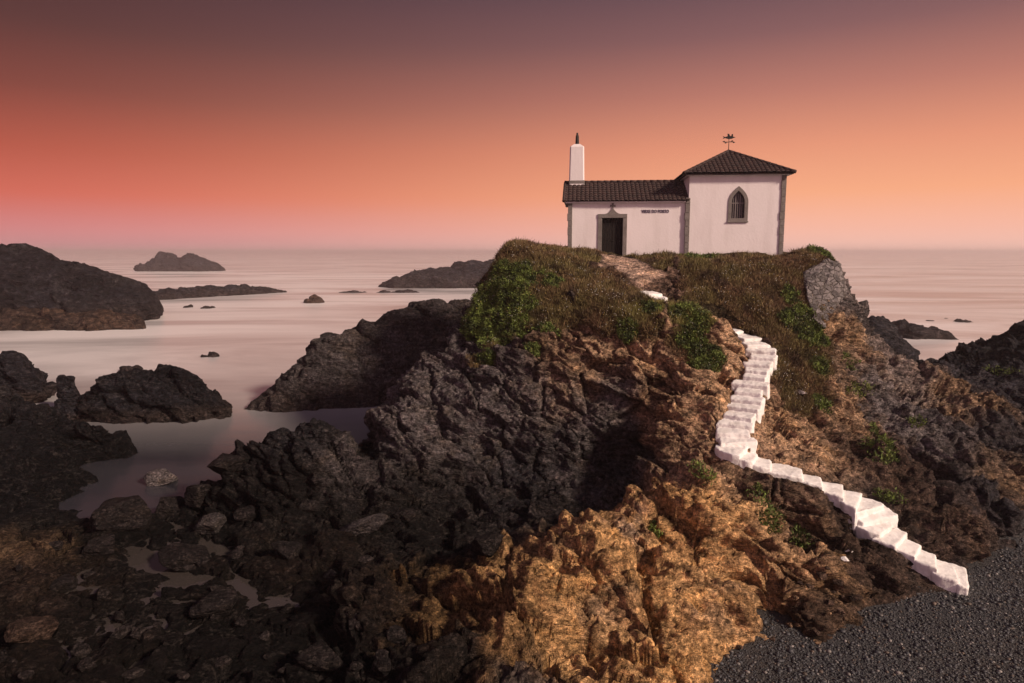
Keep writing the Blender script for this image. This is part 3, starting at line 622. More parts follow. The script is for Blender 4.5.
for i, (a, b, w, lab) in enumerate([(352, 291.5, 16, 'thin dark reef awash in surf, nearest the left of the small surf reefs'), (384, 291, 9, 'tiny reef awash between two longer reefs in the surf'), (405, 290.5, 15, 'low broken reef awash just below the distant right-hand headland')]):
    prof_rock('surf_reef', [(a - w, b + 2), (a - w / 2, b), (a, b - 1.2), (a + w / 2, b), (a + w, b + 2)], 178, -.3, 3, .35, lab, 'reef', s=1.5, mat='far_rock', col=DARK * 1.5, seed=20 + i, amp=.3)
prof_rock('sea_rock', [(840, 330), (855, 319), (870, 315.5), (884, 317), (893, 322), (900, 331), (906, 342), (912, 352)], 58, -.3, 5, .2, 'dark rounded sea rock right beside the cliff foot on the right', s=1.5, col=DARK * 1.2, seed=10, amp=.8)
prof_rock('sea_rock', [(895, 336), (901, 326), (910, 321.5), (925, 324), (940, 329), (952, 334), (960, 340)], 84, -.3, 6, .28, 'middle dark sea rock in the surf on the right, with a pointed left end', s=2.0, mat='far_rock', col=DARK * 1.2, seed=11, amp=.6)
prof_rock('sea_rock', [(930, 327), (940, 323), (955, 321.5), (966, 321), (976, 326), (986, 330)], 104, -.3, 5, .3, 'farthest low dark rock in the surf on the right', s=2.0, mat='far_rock', col=DARK * 1.3, seed=12, amp=.5)
prof_rock('sea_rock', [(958, 356), (966, 348), (978, 349), (986, 341), (1000, 339), (1016, 331), (1040, 322), (1100, 314)], 40, 1.5, 5, .15, 'black jagged rock ridge on top of the right-hand slope', 'rock ridge', s=1.2, col=DARK * .8, seed=13, amp=.8)
for i, (px, py, w, h, Y, lab) in enumerate([(65, 375, 9, 3.5, 45, 'small dark rock in the water beside the brown rounded rock'), (65, 396, 12, 6, 42, 'dark flat rock touching the left end of the black humped rock'), (128, 365, 11, 2.0, 60, 'flat rock barely awash in the misty bay'),
                                            (208, 353, 9, 2.2, 68, 'small dark rock alone in the middle of the misty bay'), (188, 304, 5, 3, 130, 'tiny rock in the mist just below the long reef'), (206, 306, 5, 1.5, 128, 'tiny flat rock awash right of another tiny rock below the reef')]):
    prof_rock('sea_stone', [(px - w, py + h), (px - w * .6, py + h * .2), (px, py), (px + w * .6, py + h * .3), (px + w, py + h)], Y, -.15, .9 * Y / 50, .09 * Y / 45, lab, 'rock', s=.7 * Y / 45, mat='sea_rock', col=DARK * .9, seed=30 + i, amp=.5)

# ------------------------------------------------------------------ sea
def spread(lim, near, n, mid=0.0):
    t = np.linspace(-1, 1, n); return mid + near * t + (lim - near) * np.sign(t) * np.abs(t) ** 7
sx = spread(26000, 420, 420); sy = np.concatenate([np.array([-3000., -500, -100, -20, 0]), np.arange(8, 80, .7), 80 + (np.linspace(0, 1, 260) ** 3.2) * 26000])
SX, SY = np.meshgrid(sx, np.unique(sy)); sxy = np.c_[SX.ravel(), SY.ravel()]
i2 = np.arange(SX.size).reshape(SX.shape)
sme = np_mesh('sea', np.c_[sxy, np.zeros(len(sxy))], np.stack([i2[:-1, :-1], i2[:-1, 1:], i2[1:, 1:], i2[1:, :-1]], -1).reshape(-1, 4))
SURF = [(420, 291, 30, 9, .9), (340, 300, 22, 7, .9), (260, 300, 26, 6, .75), (170, 276, 60, 18, .8), (400, 278, 60, 14, .6), (165, 302, 20, 6, .5), (150, 325, 14, 5, .45), (100, 332, 16, 5, .3), (940, 345, 10, 6, 1.0), (980, 342, 10, 5, .9), (1010, 310, 25, 9, .8), (880, 300, 30, 9, .55), (960, 300, 30, 8, .5), (240, 262, 90, 14, .45), (330, 280, 50, 12, .6),
        (460, 292, 18, 6, .7), (60, 400, 3, 2, .4), (900, 270, 120, 20, .4), (50, 345, 8, 4, .2), (300, 320, 20, 6, .3), (1010, 330, 18, 7, .6)]
foam = np.zeros(len(sxy))
for px, py, rx, ry, a in SURF:
    c = PZ(px, py, 0); k = c[1] / 150; foam += a * np.exp(-((sxy[:, 0] - c[0]) / (rx * max(k, .5))) ** 2 - ((sxy[:, 1] - c[1]) / (ry * max(k, .5) * 2.2)) ** 2)
nearf = np.zeros(len(sxy)); cand = (np.abs(sxy[:, 0]) < 300) & (sxy[:, 1] > 38) & (sxy[:, 1] < 520); cx_ = sxy[cand]; acc = np.zeros(len(cx_))
for fx, fy, ft in FOOT:
    if fy > 50: acc = np.maximum(acc, np.exp(-((cx_[:, 0] - fx) / (ft * 1.2 + fy * .035)) ** 2 - ((cx_[:, 1] - fy + ft * .4) / (ft * .9 + fy * .035)) ** 2))
nearf[cand] = acc; foam += 1.0 * nearf
set_f(sme, np.clip(foam, 0, 1.2), 'foam')
m = M('misty_sea'); pv = m.pos('Object', (0.35, 1, 1)); n1 = m.noise(pv, 0.045, 7, 0.6, 0.6); n2 = m.noise(m.pos('Object', (.5, 1, 1)), 0.35, 5, 0.55, .3); n3 = m.noise(m.pos('Object', (0.28, 1, 1)), 0.012, 5, 0.55, .5)
fo = m.attr('foam', 'Fac'); a = m.math('MULTIPLY', fo, m.ramp(n1, [(0.36, g3(0)), (0.66, g3(1))])); b = m.math('MULTIPLY', m.ramp(n3, [(0.44, g3(0)), (0.66, g3(1))]), 0.40)
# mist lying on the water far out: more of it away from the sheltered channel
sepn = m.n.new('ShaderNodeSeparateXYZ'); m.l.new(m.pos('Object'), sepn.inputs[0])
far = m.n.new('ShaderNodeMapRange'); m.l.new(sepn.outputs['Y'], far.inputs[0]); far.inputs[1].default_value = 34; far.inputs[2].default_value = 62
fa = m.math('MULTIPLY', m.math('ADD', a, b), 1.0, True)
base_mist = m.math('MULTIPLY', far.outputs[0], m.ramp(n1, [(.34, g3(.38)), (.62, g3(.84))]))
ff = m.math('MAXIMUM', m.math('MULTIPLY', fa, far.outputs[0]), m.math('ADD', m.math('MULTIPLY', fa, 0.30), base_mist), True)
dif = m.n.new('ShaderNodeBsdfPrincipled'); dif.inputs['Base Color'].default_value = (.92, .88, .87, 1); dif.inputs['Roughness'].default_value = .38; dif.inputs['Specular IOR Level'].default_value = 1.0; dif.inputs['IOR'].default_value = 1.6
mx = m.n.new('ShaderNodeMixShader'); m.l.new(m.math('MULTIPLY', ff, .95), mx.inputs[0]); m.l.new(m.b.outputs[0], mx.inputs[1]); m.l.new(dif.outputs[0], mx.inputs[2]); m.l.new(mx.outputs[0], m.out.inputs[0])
m.set(Base_Color=(0.035, 0.034, 0.042, 1), Roughness=0.2, Specular_IOR_Level=0.9, Normal=m.bump(m.math('ADD', n2, m.math('MULTIPLY', n1, .5)), .25, .25))
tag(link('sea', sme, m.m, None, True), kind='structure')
# tide pools: still water lying between the rocks of the shore
pxs = np.linspace(-30, 0.2, 60); pys = np.linspace(9, 25.5, 40); PX_, PY_ = np.meshgrid(pxs, pys); i2 = np.arange(PX_.size).reshape(PX_.shape)
pme = np_mesh('pool', np.c_[PX_.ravel(), PY_.ravel(), np.full(PX_.size, 0.04)], np.stack([i2[:-1, :-1], i2[:-1, 1:], i2[1:, 1:], i2[1:, :-1]], -1).reshape(-1, 4))
m = M('pool_water'); m.set(Base_Color=(0.05, 0.042, 0.038, 1), Roughness=0.08, Specular_IOR_Level=0.6, Normal=m.bump(m.noise(m.pos('Object'), 3, 3, .5), .15, .05))
tag(link('tide_pool_water', pme, m.m, None, True), kind='structure')
# ------------------------------------------------------------------ chapel
CH = P(568, 251, 37.6); CZ0 = 10.05
chapel = empty('chapel', (CH[0], CH[1], CZ0), R(-6))
chapel.scale = (.962, .965, .965)
tag(chapel, 'small white chapel with dark tiled roofs, alone on top of the cliff', 'chapel')
NW, NE, ND = 6.62, 3.2, 4.6          # nave: width, eaves height, depth
BX0, BX1, BE, BD = 6.62, 11.72, 4.60, 5.3
def arch(cx, w, z0, zs, zt, n=10):
    """pointed arch loop: half width w, springing zs, tip zt"""
    pts = [(cx - w, z0), (cx - w, zs)]
    for i in range(1, n):
        t = i / n; a = t * math.pi / 2; pts.append((cx - w * math.cos(a) ** 1.25, zs + (zt - zs) * math.sin(a) ** 1.0 * (1 - .12 * math.sin(2 * a))))
    pts.append((cx, zt))
    return pts + [(2 * cx - x, z) for x, z in reversed(pts[:-1])]
DX, DW, DH = 2.47, 0.60, 2.37       # door centre, half width, height above the base
bm = bmesh.new()
prism(bm, [[(0, -.6), (DX - DW, -.6), (DX - DW, DH), (DX + DW, DH), (DX + DW, -.6), (NW, -.6), (NW, NE), (0, NE)]], 0, .45)
prism(bm, [[(0, -.6), (NW, -.6), (NW, NE), (0, NE)]], ND - .45, ND)
gb = [(.45, -.6), (ND - .45, -.6), (ND - .45, NE), (ND / 2, NE + 1.18), (.45, NE)]
vv = [bm.verts.new((0, y, z)) for y, z in gb]; v2 = [bm.verts.new((.45, y, z)) for y, z in gb]
bm.faces.new(vv); bm.faces.new(v2[::-1])
for i in range(5): bm.faces.new([vv[i], v2[i], v2[(i + 1) % 5], vv[(i + 1) % 5]])
obj('nave_wall', bm, MAT['plaster'], chapel)
WX, WC = 9.27, 3.0
inner = arch(WX, .345, 2.30, 3.14, 3.78); outer = arch(WX, .53, 2.14, 3.12, 4.02)
bm = bmesh.new()
prism(bm, [[(BX0, -.6), (BX1, -.6), (BX1, BE), (BX0, BE)], arch(WX, .44, 2.22, 3.13, 3.90)], -.06, .4)
box(bm, BX0, BX0 + .4, .4, BD, -.6, BE); box(bm, BX1 - .4, BX1, .4, BD, -.6, BE); box(bm, BX0 + .4, BX1 - .4, BD - .4, BD, -.6, BE)
obj('sanctuary_wall', bm, MAT['plaster'], chapel)
# granite quoins: stacked dressed stones
def quoin(x0, x1, z1, y0=-.09, y1=.30):
    bm = bmesh.new(); z = -.6; k = 0
    while z < z1 - .02:
        h = min(.34 + .07 * ((k * 7) % 3), z1 - z); e = .02 * ((k * 5) % 3)
        box(bm, x0 - (e if k % 2 else 0), x1, y0 - .004 * (k % 2), y1, z + .006, z + h - .006); z += h; k += 1
    o = obj('quoin', bm, MAT['granite'], chapel, bevel=.012); return o
quoin(-.02, .22, NE); quoin(BX0 - .17, BX0 + .07, NE + .22, -.14, .3); quoin(BX1 - .20, BX1 + .04, BE, -.12, .34)
# eaves cornices
bm = bmesh.new(); box(bm, -.18, NW - .18, -.16, .12, NE - .035, NE + .055); obj('cornice', bm, MAT['plaster'], chapel, bevel=.015)
bm = bmesh.new(); box(bm, BX0 - .2, BX1 + .2, -.26, .15, BE - .02, BE + .09); box(bm, BX0 - .2, BX0 + .1, .15, BD + .2, BE - .02, BE + .09); box(bm, BX1 - .1, BX1 + .2, .15, BD + .2, BE - .02, BE + .09); obj('cornice', bm, MAT['plaster'], chapel, bevel=.015)
# tiled roofs
def tile_sheet(bm, a, b, c, d, step=.24, row=.34):
    """barrel tiles over the quad a-b (eaves) up to d-c (ridge, may shrink to a point)"""
    a, b, c, d = map(Vector, (a, b, c, d)); u = (b - a); L = u.length; u.normalize()
    n = u.cross(((c + d) / 2) - ((a + b) / 2)).normalized(); up = n.cross(u).normalized()
    hd, hc = (d - a).dot(up), (c - b).dot(up); Hm = max(hd, hc); du, cu = (d - a).dot(u), (c - a).dot(u)
    sub = 6; nu = max(2, round(L / step)) * sub; rows = int(math.ceil(Hm / row)); cols = []
    for i in range(nu + 1):
        s = L * i / nu; ph = (i % sub) / sub
        vm = Hm
        if du > 1e-4 and s < du: vm = Hm * s / du
        if cu < L - 1e-4 and s > cu: vm = Hm * (L - s) / (L - cu)
        colv = []
        wob = .012 * math.sin(i // sub * 12.9898)
        for k in range(rows):
            for (f, hh) in ((0.0, .045), (.97, .0)):
                v = min((k + f) * row, vm)
                z = .055 * abs(math.sin(math.pi * ph)) ** .7 if True else 0
                cc = a + u * s + up * (v + (wob if k == 0 and f == 0 else 0)) + n * (z + hh + .01 * math.sin(k * 7.1 + (i // sub) * 3.7))
                colv.append(bm.verts.new(cc))
        cols.append(colv)
    for i in range(nu):
        for j in range(len(cols[0]) - 1):
            q = [cols[i][j], cols[i + 1][j], cols[i + 1][j + 1], cols[i][j + 1]]
            bm.faces.new(q)
def ridge_caps(bm, p, q, r=.11, step=.38):
    p, q = Vector(p), Vector(q); n = int((q - p).length / step)
    for k in range(n):
        s, e = p.lerp(q, k / n), p.lerp(q, (k + 1.12) / n); cyl(bm, s, e, r, r * .82, 10)
RZ, RY = NE + 1.30, ND / 2
bm = bmesh.new()
tile_sheet(bm, (-.30, -.30, NE + .03), (NW + .05, -.30, NE + .03), (NW + .05, RY, RZ), (-.30, RY, RZ))
tile_sheet(bm, (NW + .05, ND + .3, NE + .03), (-.30, ND + .3, NE + .03), (-.30, RY, RZ), (NW + .05, RY, RZ))
nroof = obj('nave_roof', bm, MAT['tile'], chapel)
bm = bmesh.new(); ridge_caps(bm, (-.3, RY, RZ + .04), (NW, RY, RZ + .04)); ridge_caps(bm, (-.26, -.30, NE + .08), (-.26, RY, RZ + .03), .09); obj('ridge_tiles', bm, MAT['tile'], nroof, True)
bx0, bx1, by0, by1, bz = BX0 - .38, BX1 + .38, -.46, BD + .40, BE + .06
ap = ((bx0 + bx1) / 2, (by0 + by1) / 2, BE + 1.62)
bm = bmesh.new()
tile_sheet(bm, (bx0, by0, bz), (bx1, by0, bz), ap, ap); tile_sheet(bm, (bx1, by0, bz), (bx1, by1, bz), ap, ap)
tile_sheet(bm, (bx1, by1, bz), (bx0, by1, bz), ap, ap); tile_sheet(bm, (bx0, by1, bz), (bx0, by0, bz), ap, ap)
sroof = obj('sanctuary_roof', bm, MAT['tile'], chapel)
bm = bmesh.new()
for cx, cy in ((bx0, by0), (bx1, by0), (bx1, by1), (bx0, by1)): ridge_caps(bm, (cx, cy, bz + .05), (ap[0], ap[1], ap[2] + .04), .10)
obj('ridge_tiles', bm, MAT['tile'], sroof, True)
bm = bmesh.new(); box(bm, bx0 + .06, bx1 - .06, by0 + .06, by1 - .06, bz - .05, bz + .012); obj('eaves_board', bm, MAT['tile'], sroof)
bm = bmesh.new(); box(bm, -.26, NW - .02, -.24, ND + .24, NE + .0555, NE + .075); obj('eaves_board', bm, MAT['tile'], nroof)
# door with granite frame, pediment and cross
door = empty('doorway', (0, 0, 0), 0, chapel)
bm = bmesh.new(); zb = -.6
box(bm, DX - DW - .21, DX - DW + .02, -.05, .22, zb, DH - .02); box(bm, DX + DW - .02, DX + DW + .21, -.05, .22, zb, DH - .02); box(bm, DX - DW - .21, DX + DW + .21, -.07, .22, DH - .02, DH + .20)
fr = obj('door_frame', bm, MAT['granite'], door, bevel=.01)
bm = bmesh.new()
ped = [(-.42, 0), (-.30, .04), (-.20, .10), (-.13, .17), (-.09, .23), (-.05, .27), (.05, .27), (.09, .23), (.13, .17), (.20, .10), (.30, .04), (.42, 0)]
prism(bm, [[(DX + x, DH + .20 + z) for x, z in ped]], -.06, .02); obj('pediment', bm, MAT['granite'], door)
bm = bmesh.new(); z = DH + .465
prism(bm, [[(DX - .05, z), (DX + .05, z), (DX + .045, z + .14), (DX + .15, z + .12), (DX + .15, z + .24), (DX + .045, z + .22), (DX + .06, z + .36), (DX - .06, z + .36), (DX - .045, z + .22), (DX - .15, z + .24), (DX - .15, z + .12), (DX - .045, z + .14)]], -.05, .02)
obj('cross', bm, MAT['granite'], door)
for s in (-1, 1):
    bm = bmesh.new(); x0, x1 = (DX - DW, DX - .006) if s < 0 else (DX + .006, DX + DW)
    w = (x1 - x0) / 4
    for k in range(4): box(bm, x0 + k * w + .004, x0 + (k + 1) * w - .004, .18, .24, -.3, DH)
    for z in (.25, 1.1, 2.0): box(bm, x0 + .02, x1 - .02, .165, .18, z, z + .12)
    leaf = obj('door_leaf', bm, MAT['wood'], door)
    if s > 0:
        bm = bmesh.new(); cyl(bm, (DX + .07, .165, 1.1), (DX + .07, .11, 1.1), .03); obj('door_knob', bm, MAT['iron'], leaf)
bm = bmesh.new(); box(bm, DX - DW - .3, DX + DW + .3, -.45, .24, -.2, .215); obj('threshold', bm, MAT['granite'], door, bevel=.03)
# window
win = empty('window', (0, 0, 0), 0, chapel)
bm = bmesh.new(); prism(bm, [outer, inner], -.10, .18); obj('window_surround', bm, MAT['granite'], win)
bm = bmesh.new(); prism(bm, [arch(WX, .43, 2.23, 3.13, 3.88)], .14, .16); obj('pane', bm, MAT['glass'], win)
for x in (-.115, .115):
    bm = bmesh.new(); box(bm, WX + x - .022, WX + x + .022, .05, .12, 2.27, 3.60); obj('mullion', bm, MAT['lead'], win)
for x in (-.23, 0, .23):
    bm = bmesh.new(); box(bm, WX + x - .012, WX + x + .012, .06, .11, 2.27, 3.4 if x else 3.76); obj('window_bar', bm, MAT['lead'], win)
bm = bmesh.new(); box(bm, WX - .34, WX + .34, .055, .115, 3.10, 3.145); obj('transom', bm, MAT['lead'], win)
bm = bmesh.new(); box(bm, WX - .56, WX + .56, -.15, .1, 2.07, 2.145); obj('window_sill', bm, MAT['granite'], win, bevel=.01)
# turret at the gable end
tur = empty('turret', (.42, RY, 0), 0, chapel)
bm = bmesh.new(); r = bmesh.ops.create_cone(bm, cap_ends=True, segments=4, radius1=.66, radius2=.58, depth=2.9); bmesh.ops.rotate(bm, verts=r['verts'], matrix=Matrix.Rotation(R(45), 3, 'Z')); bmesh.ops.translate(bm, verts=r['verts'], vec=(0, 0, RZ - .3 + .95))
obj('turret_shaft', bm, MAT['plaster'], tur, bevel=.07)
bm = bmesh.new(); zt = RZ - .3 + 2.4
r4 = cyl(bm, (0, 0, zt - .02), (0, 0, zt + .12), .50, .24, 4); bmesh.ops.rotate(bm, verts=r4, matrix=Matrix.Rotation(R(45), 3, 'Z')); obj('turret_cap', bm, MAT['plaster'], tur)
bm = bmesh.new(); box(bm, -.46, .46, -.46, .46, RZ - .10, RZ + .13); obj('turret_base', bm, MAT['granite'], tur, bevel=.03)
bm = bmesh.new(); cyl(bm, (0, 0, zt + .1), (0, 0, zt + .62), .115, .095, 10); cyl(bm, (0, 0, zt + .62), (0, 0, zt + .78), .07, .05, 10); obj('finial', bm, MAT['iron'], tur)
# weather vane: pole, four pointers and a fish-like figure
vane = empty('weather_vane', (ap[0], ap[1], ap[2]), 0, chapel)
bm = bmesh.new(); cyl(bm, (0, 0, -.1), (0, 0, .98), .022, .016, 8); obj('pole', bm, MAT['iron'], vane)
bm = bmesh.new()
fish = [(-.36, .08), (-.30, .0), (-.36, -.08), (-.22, -.03), (-.05, -.085), (.15, -.08), (.28, -.02), (.38, 0), (.28, .03), (.15, .08), (-.05, .085), (-.22, .03)]
prism(bm, [[(x, .80 + z) for x, z in fish]], -.015, .015)
prism(bm, [[(-.08, .88), (.06, .88), (.0, 1.0), (-.10, 1.02)]], -.012, .012); prism(bm, [[(.12, .87), (.22, .84), (.22, 1.0), (.14, .98)]], -.012, .012); obj('fish_figure', bm, MAT['iron'], vane)
bm = bmesh.new()
for a in range(4):
    c, s = math.cos(a * math.pi / 2 + .4), math.sin(a * math.pi / 2 + .4); cyl(bm, (0, 0, .55), (.36 * c, .36 * s, .55), .012, .012, 6); cyl(bm, (.30 * c, .30 * s, .55), (.42 * c, .42 * s, .55), .05, .01, 6)
obj('compass_arms', bm, MAT['iron'], vane)
# lettering on the wall
fc = bpy.data.curves.new('txt', 'FONT'); fc.body = 'VIRXE DO PORTO'; fc.size = .235; fc.extrude = .012; fc.align_x = 'CENTER'; fc.space_character = 1.05; fc.offset = .006
to = bpy.data.objects.new('txt', fc); COL.objects.link(to)
tm = bpy.data.meshes.new_from_object(to.evaluated_get(bpy.context.evaluated_depsgraph_get())); bpy.data.objects.remove(to)
tw = max(v.co.x for v in tm.vertices) - min(v.co.x for v in tm.vertices)
lt = link('wall_lettering', tm, MAT['letters'], chapel); k = 1.50 / tw; lt.scale = (k, 1.35 * k, 1); lt.location = (4.82, -.013, 2.62); lt.rotation_euler = (R(90), 0, 0)

# ------------------------------------------------------------------ retaining wall of rubble stone right of the chapel
wt = empty('retaining_wall', tuple(P(830, 300, 33.6))); tag(wt, 'grey rubble stone retaining wall on the right edge of the cliff top', 'stone wall')
bm = bmesh.new()
A = []
for ax, ay, yf in ((803, 272, 33.6), (826, 259, 34.0), (839, 262, 34.3), (846, 290, 33.7), (838, 304, 33.0), (824, 328, 31.8), (813, 318, 31.7), (806, 292, 32.6)):
    g0 = hit(ax, ay, 28, 36.5); A.append(P(ax, ay, (g0[1] if abs(g0[1] - yf) < 1.6 else yf) - .35))
o0 = np.array(wt.location); fr_ = [bm.verts.new(Vector(p - o0)) for p in A]; bk = [bm.verts.new(Vector(p - o0 + (1.2, 2.2, -.3))) for p in A]
bm.faces.new(fr_); bm.faces.new(bk[::-1])
for i in range(len(A)): bm.faces.new([fr_[i], bk[i], bk[(i + 1) % len(A)], fr_[(i + 1) % len(A)]])
bmesh.ops.recalc_face_normals(bm, faces=bm.faces); m0 = bpy.data.meshes.new('w'); bm.to_mesh(m0); bm.free()
m1 = voxel_remesh(m0, .06); co, no = get_co(m1), get_no(m1); F1, F2, c_ = voronoi((co + 3) * np.array([3, 3, 4.2]))
set_co(m1, co + no * (fbm(co / 1.2, 3) * .2 + (c_ - .5) * .06 - (1 - sstep(0, .25, F2 - F1)) * .05)[:, None])
link('stonework', m1, MAT['rubble'], wt, True)

# ------------------------------------------------------------------ staircase
stair = empty('staircase', tuple(SP[-1])); tag(stair, 'winding whitewashed staircase climbing the rocks from the beach to the chapel', 'staircase')
seg = np.r_[0, np.cumsum(np.linalg.norm(np.diff(SP[:, :2], axis=0), axis=1))]
def along(t): return np.array([np.interp(t, seg, SP[:, k]) for k in range(3)]), np.interp(t, seg, SW)
T = [0.25]
while T[-1] < seg[-1] - .2:
    t = T[-1]; (p0, _), (p1, _) = along(t), along(t + .5); slope = (p0[2] - p1[2]) / .5
    T.append(t + np.clip(.21 / max(slope, .05), .36, 1.2) * random.uniform(.88, 1.15))
T[-1] = seg[-1] + .0
sro = random.Random(4)
jit = [(sro.uniform(-.20, .17), sro.uniform(-.20, .17)) for _ in T]
for i in range(len(T) - 1):
    t0, t1 = T[i], T[i + 1]; ps = []
    for side in (1, -1):
        row = []
        for k in range(6):
            t = t0 + (t1 - t0 + .10) * k / 5 - .02; p, w = along(t); q1, _ = along(min(t + .3, seg[-1])); q0, _ = along(max(t - .3, 0)); d = q1[:2] - q0[:2]; d /= np.linalg.norm(d)
            nrm = np.array([-d[1], d[0]]); ww = w + .10 + jit[i][0 if side > 0 else 1] + .05 * math.sin(k * 2.1 + i)
            row.append(p[:2] + nrm * side * ww)
        ps.append(row)
    if i == len(T) - 2:                                  # rounded foot
        for r_ in ps: r_[-1] = r_[-1] * .75 + (ps[0][-1] + ps[1][-1]) / 2 * .25
    pts2 = [Vector((p[0], p[1])) for p in ps[0] + ps[1]]; hl = convex_hull_2d(pts2); outline = [pts2[k2] for k2 in hl]; zoff = [.36 * (along(min(max(t0 + (t1 - t0 + .10) * (k2 % 6) / 5 - .02, 0), seg[-1]))[0][2] - (along(t0)[0][2] + along(t1)[0][2]) / 2) for k2 in hl]; ztop = along(t0)[0][2] * .5 + along(t1)[0][2] * .5 + .05
    bm = bmesh.new(); o0 = np.array(stair.location); tv, bv = [], []
    for j, p in enumerate(outline):
        tv.append(bm.verts.new((p[0] - o0[0], p[1] - o0[1], ztop - o0[2] + zoff[j] + sro.uniform(-.015, .015)))); bv.append(bm.verts.new((p[0] - o0[0], p[1] - o0[1], ztop - .62 - o0[2])))
    bm.faces.new(tv); bm.faces.new(bv[::-1])
    for j in range(len(tv)): bm.faces.new([tv[j], bv[j], bv[(j + 1) % len(tv)], tv[(j + 1) % len(tv)]])
    bmesh.ops.recalc_face_normals(bm, faces=bm.faces)
    te = [e for e in bm.edges if all(v in tv for v in e.verts)]
    bmesh.ops.bevel(bm, geom=te, offset=.035, segments=2, affect='EDGES', profile=.5, clamp_overlap=True)
    m0 = bpy.data.meshes.new('step'); bm.to_mesh(m0); bm.free(); m1 = voxel_remesh(m0, .04)
    for _ in range(1):
        c_, n_ = get_co(m1), get_no(m1); pw = c_ + o0; set_co(m1, c_ + n_ * (fbm(pw / .45, 3) * .05 + fbm(pw / .12 + 9, 2) * .018)[:, None])
    link('step', m1, MAT['whitewash'], stair, True)

# ------------------------------------------------------------------ vegetation
def leaf_mesh(name, base, dirs, length, width, cols, bend=0.5):
    """three-sided blades: base (n,3), dirs (n,3) unit, length, width (n,), colour (n,3)"""
    n = len(base); side = np.cross(dirs, RNG.normal(size=(n, 3))); side /= np.linalg.norm(side, axis=1)[:, None] + 1e-6
    mid = base + dirs * (length * .55)[:, None]; drop = RNG.normal(size=(n, 3)) * .25; drop[:, 2] -= bend
    tip = base + (dirs + drop * .5) * length[:, None]
    w = (side * width[:, None] / 2)
    V = np.stack([base - w, base + w, mid + w * .8, mid - w * .8, tip + w * .12, tip - w * .12], 1).reshape(-1, 3)
    b = np.arange(n)[:, None] * 6; Fc = np.concatenate([b + [0, 1, 2, 3], b + [3, 2, 4, 5]], 0)
    me = np_mesh(name, V, Fc); set_col(me, np.repeat(cols, 6, 0)); return me
def unit(a): return a / (np.linalg.norm(a, axis=1)[:, None] + 1e-9)

co, no, vg = TER_CO, TER_NO, TER_VEG
# how green each spot is (mats of succulent leaves on the steep left flank and beside the stair)
GRN = [(495, 300, 33, 1.3, 1), (480, 325, 32.6, 1.0, 1), (520, 285, 32.8, 1.0, .9), (510, 330, 31.4, 1.0, 1), (520, 310, 31.8, .9, .8), (485, 350, 31.5, .7, .8), (545, 340, 30.2, .7, .8), (535, 355, 29.8, .6, .8), (495, 365, 30.6, .7, .8), (550, 290, 32.4, .7, .6), (500, 275, 33.6, .8, .6), (625, 330, 28.7, .5, .8), (690, 345, 28.1, .6, .8), (705, 365, 27.5, .7, 1), (690, 322, 28.9, .9, .6), (650, 318, 29.2, .7, .5),
       (800, 325, 30.6, .8, 1), (808, 340, 29.9, .7, 1), (815, 370, 28.6, .5, .8), (790, 300, 32, .6, .6), (822, 405, 26.8, .4, .8), (825, 256, 35.4, .8, .8), (700, 256, 36.2, 1.0, .6)]
grn = blobs(GRN, co) * (1 + 1.3 * fbm(co / .8 + 33, 3)) + .15 * fbm(co / .3 + 3, 2)
vis = (no[:, 2] > -.1) & (co[:, 1] < 38.5) & (co[:, 1] > 24)
sel = np.where((vg > .35) & vis)[0]
inside = (co[:, 0] > CH[0] - .2) & (co[:, 0] < CH[0] + 12) & (co[:, 1] > 37.2 - (co[:, 0] - CH[0]) * .105)
sel = sel[~inside[sel]]
tone = fbm(co / 1.5 + 60, 3)
def scatter(idx, n):
    k = RNG.choice(idx, n, replace=True); return k, co[k] + RNG.normal(size=(n, 3)) * .03
BR = np.array((.20, .118, .068)); OL = np.array((.185, .15, .06)); GR = np.array((.125, .165, .036)); DG = np.array((.034, .046, .015)); HB = np.array((.055, .030, .024)); YG = np.array((.27, .25, .07))
# grass
k, b = scatter(sel, 210000)
keep = RNG.random(len(k)) > np.clip(grn[k] - .2, 0, .75); k, b = k[keep], b[keep]; n = len(k)
d = unit(no[k] * .5 + np.array([0.10, -.1, .9]) + RNG.normal(size=(n, 3)) * .42)
t = np.clip(.5 + 1.7 * tone[k] + RNG.normal(size=n) * .2, 0, 1)[:, None]
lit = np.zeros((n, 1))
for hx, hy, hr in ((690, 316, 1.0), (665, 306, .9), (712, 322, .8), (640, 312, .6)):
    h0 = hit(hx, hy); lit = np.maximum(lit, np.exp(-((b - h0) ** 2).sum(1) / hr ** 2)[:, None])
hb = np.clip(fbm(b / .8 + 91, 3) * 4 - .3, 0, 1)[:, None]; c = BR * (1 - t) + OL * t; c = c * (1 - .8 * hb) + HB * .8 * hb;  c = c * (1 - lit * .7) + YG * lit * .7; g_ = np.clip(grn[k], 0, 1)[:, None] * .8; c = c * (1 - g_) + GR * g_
c *= RNG.uniform(.45, 1.5, (n, 1)); L = RNG.gamma(4, .038, n) * (1 + .8 * np.clip(tone[k], -.5, 1)) * np.where(b[:, 1] > 34.3, .75, 1); L = np.clip(L, .05, .42)
tag(link('grass', leaf_mesh('grass', b, d, L, RNG.uniform(.010, .026, n), c, .35), MAT['leaf']), kind='stuff')
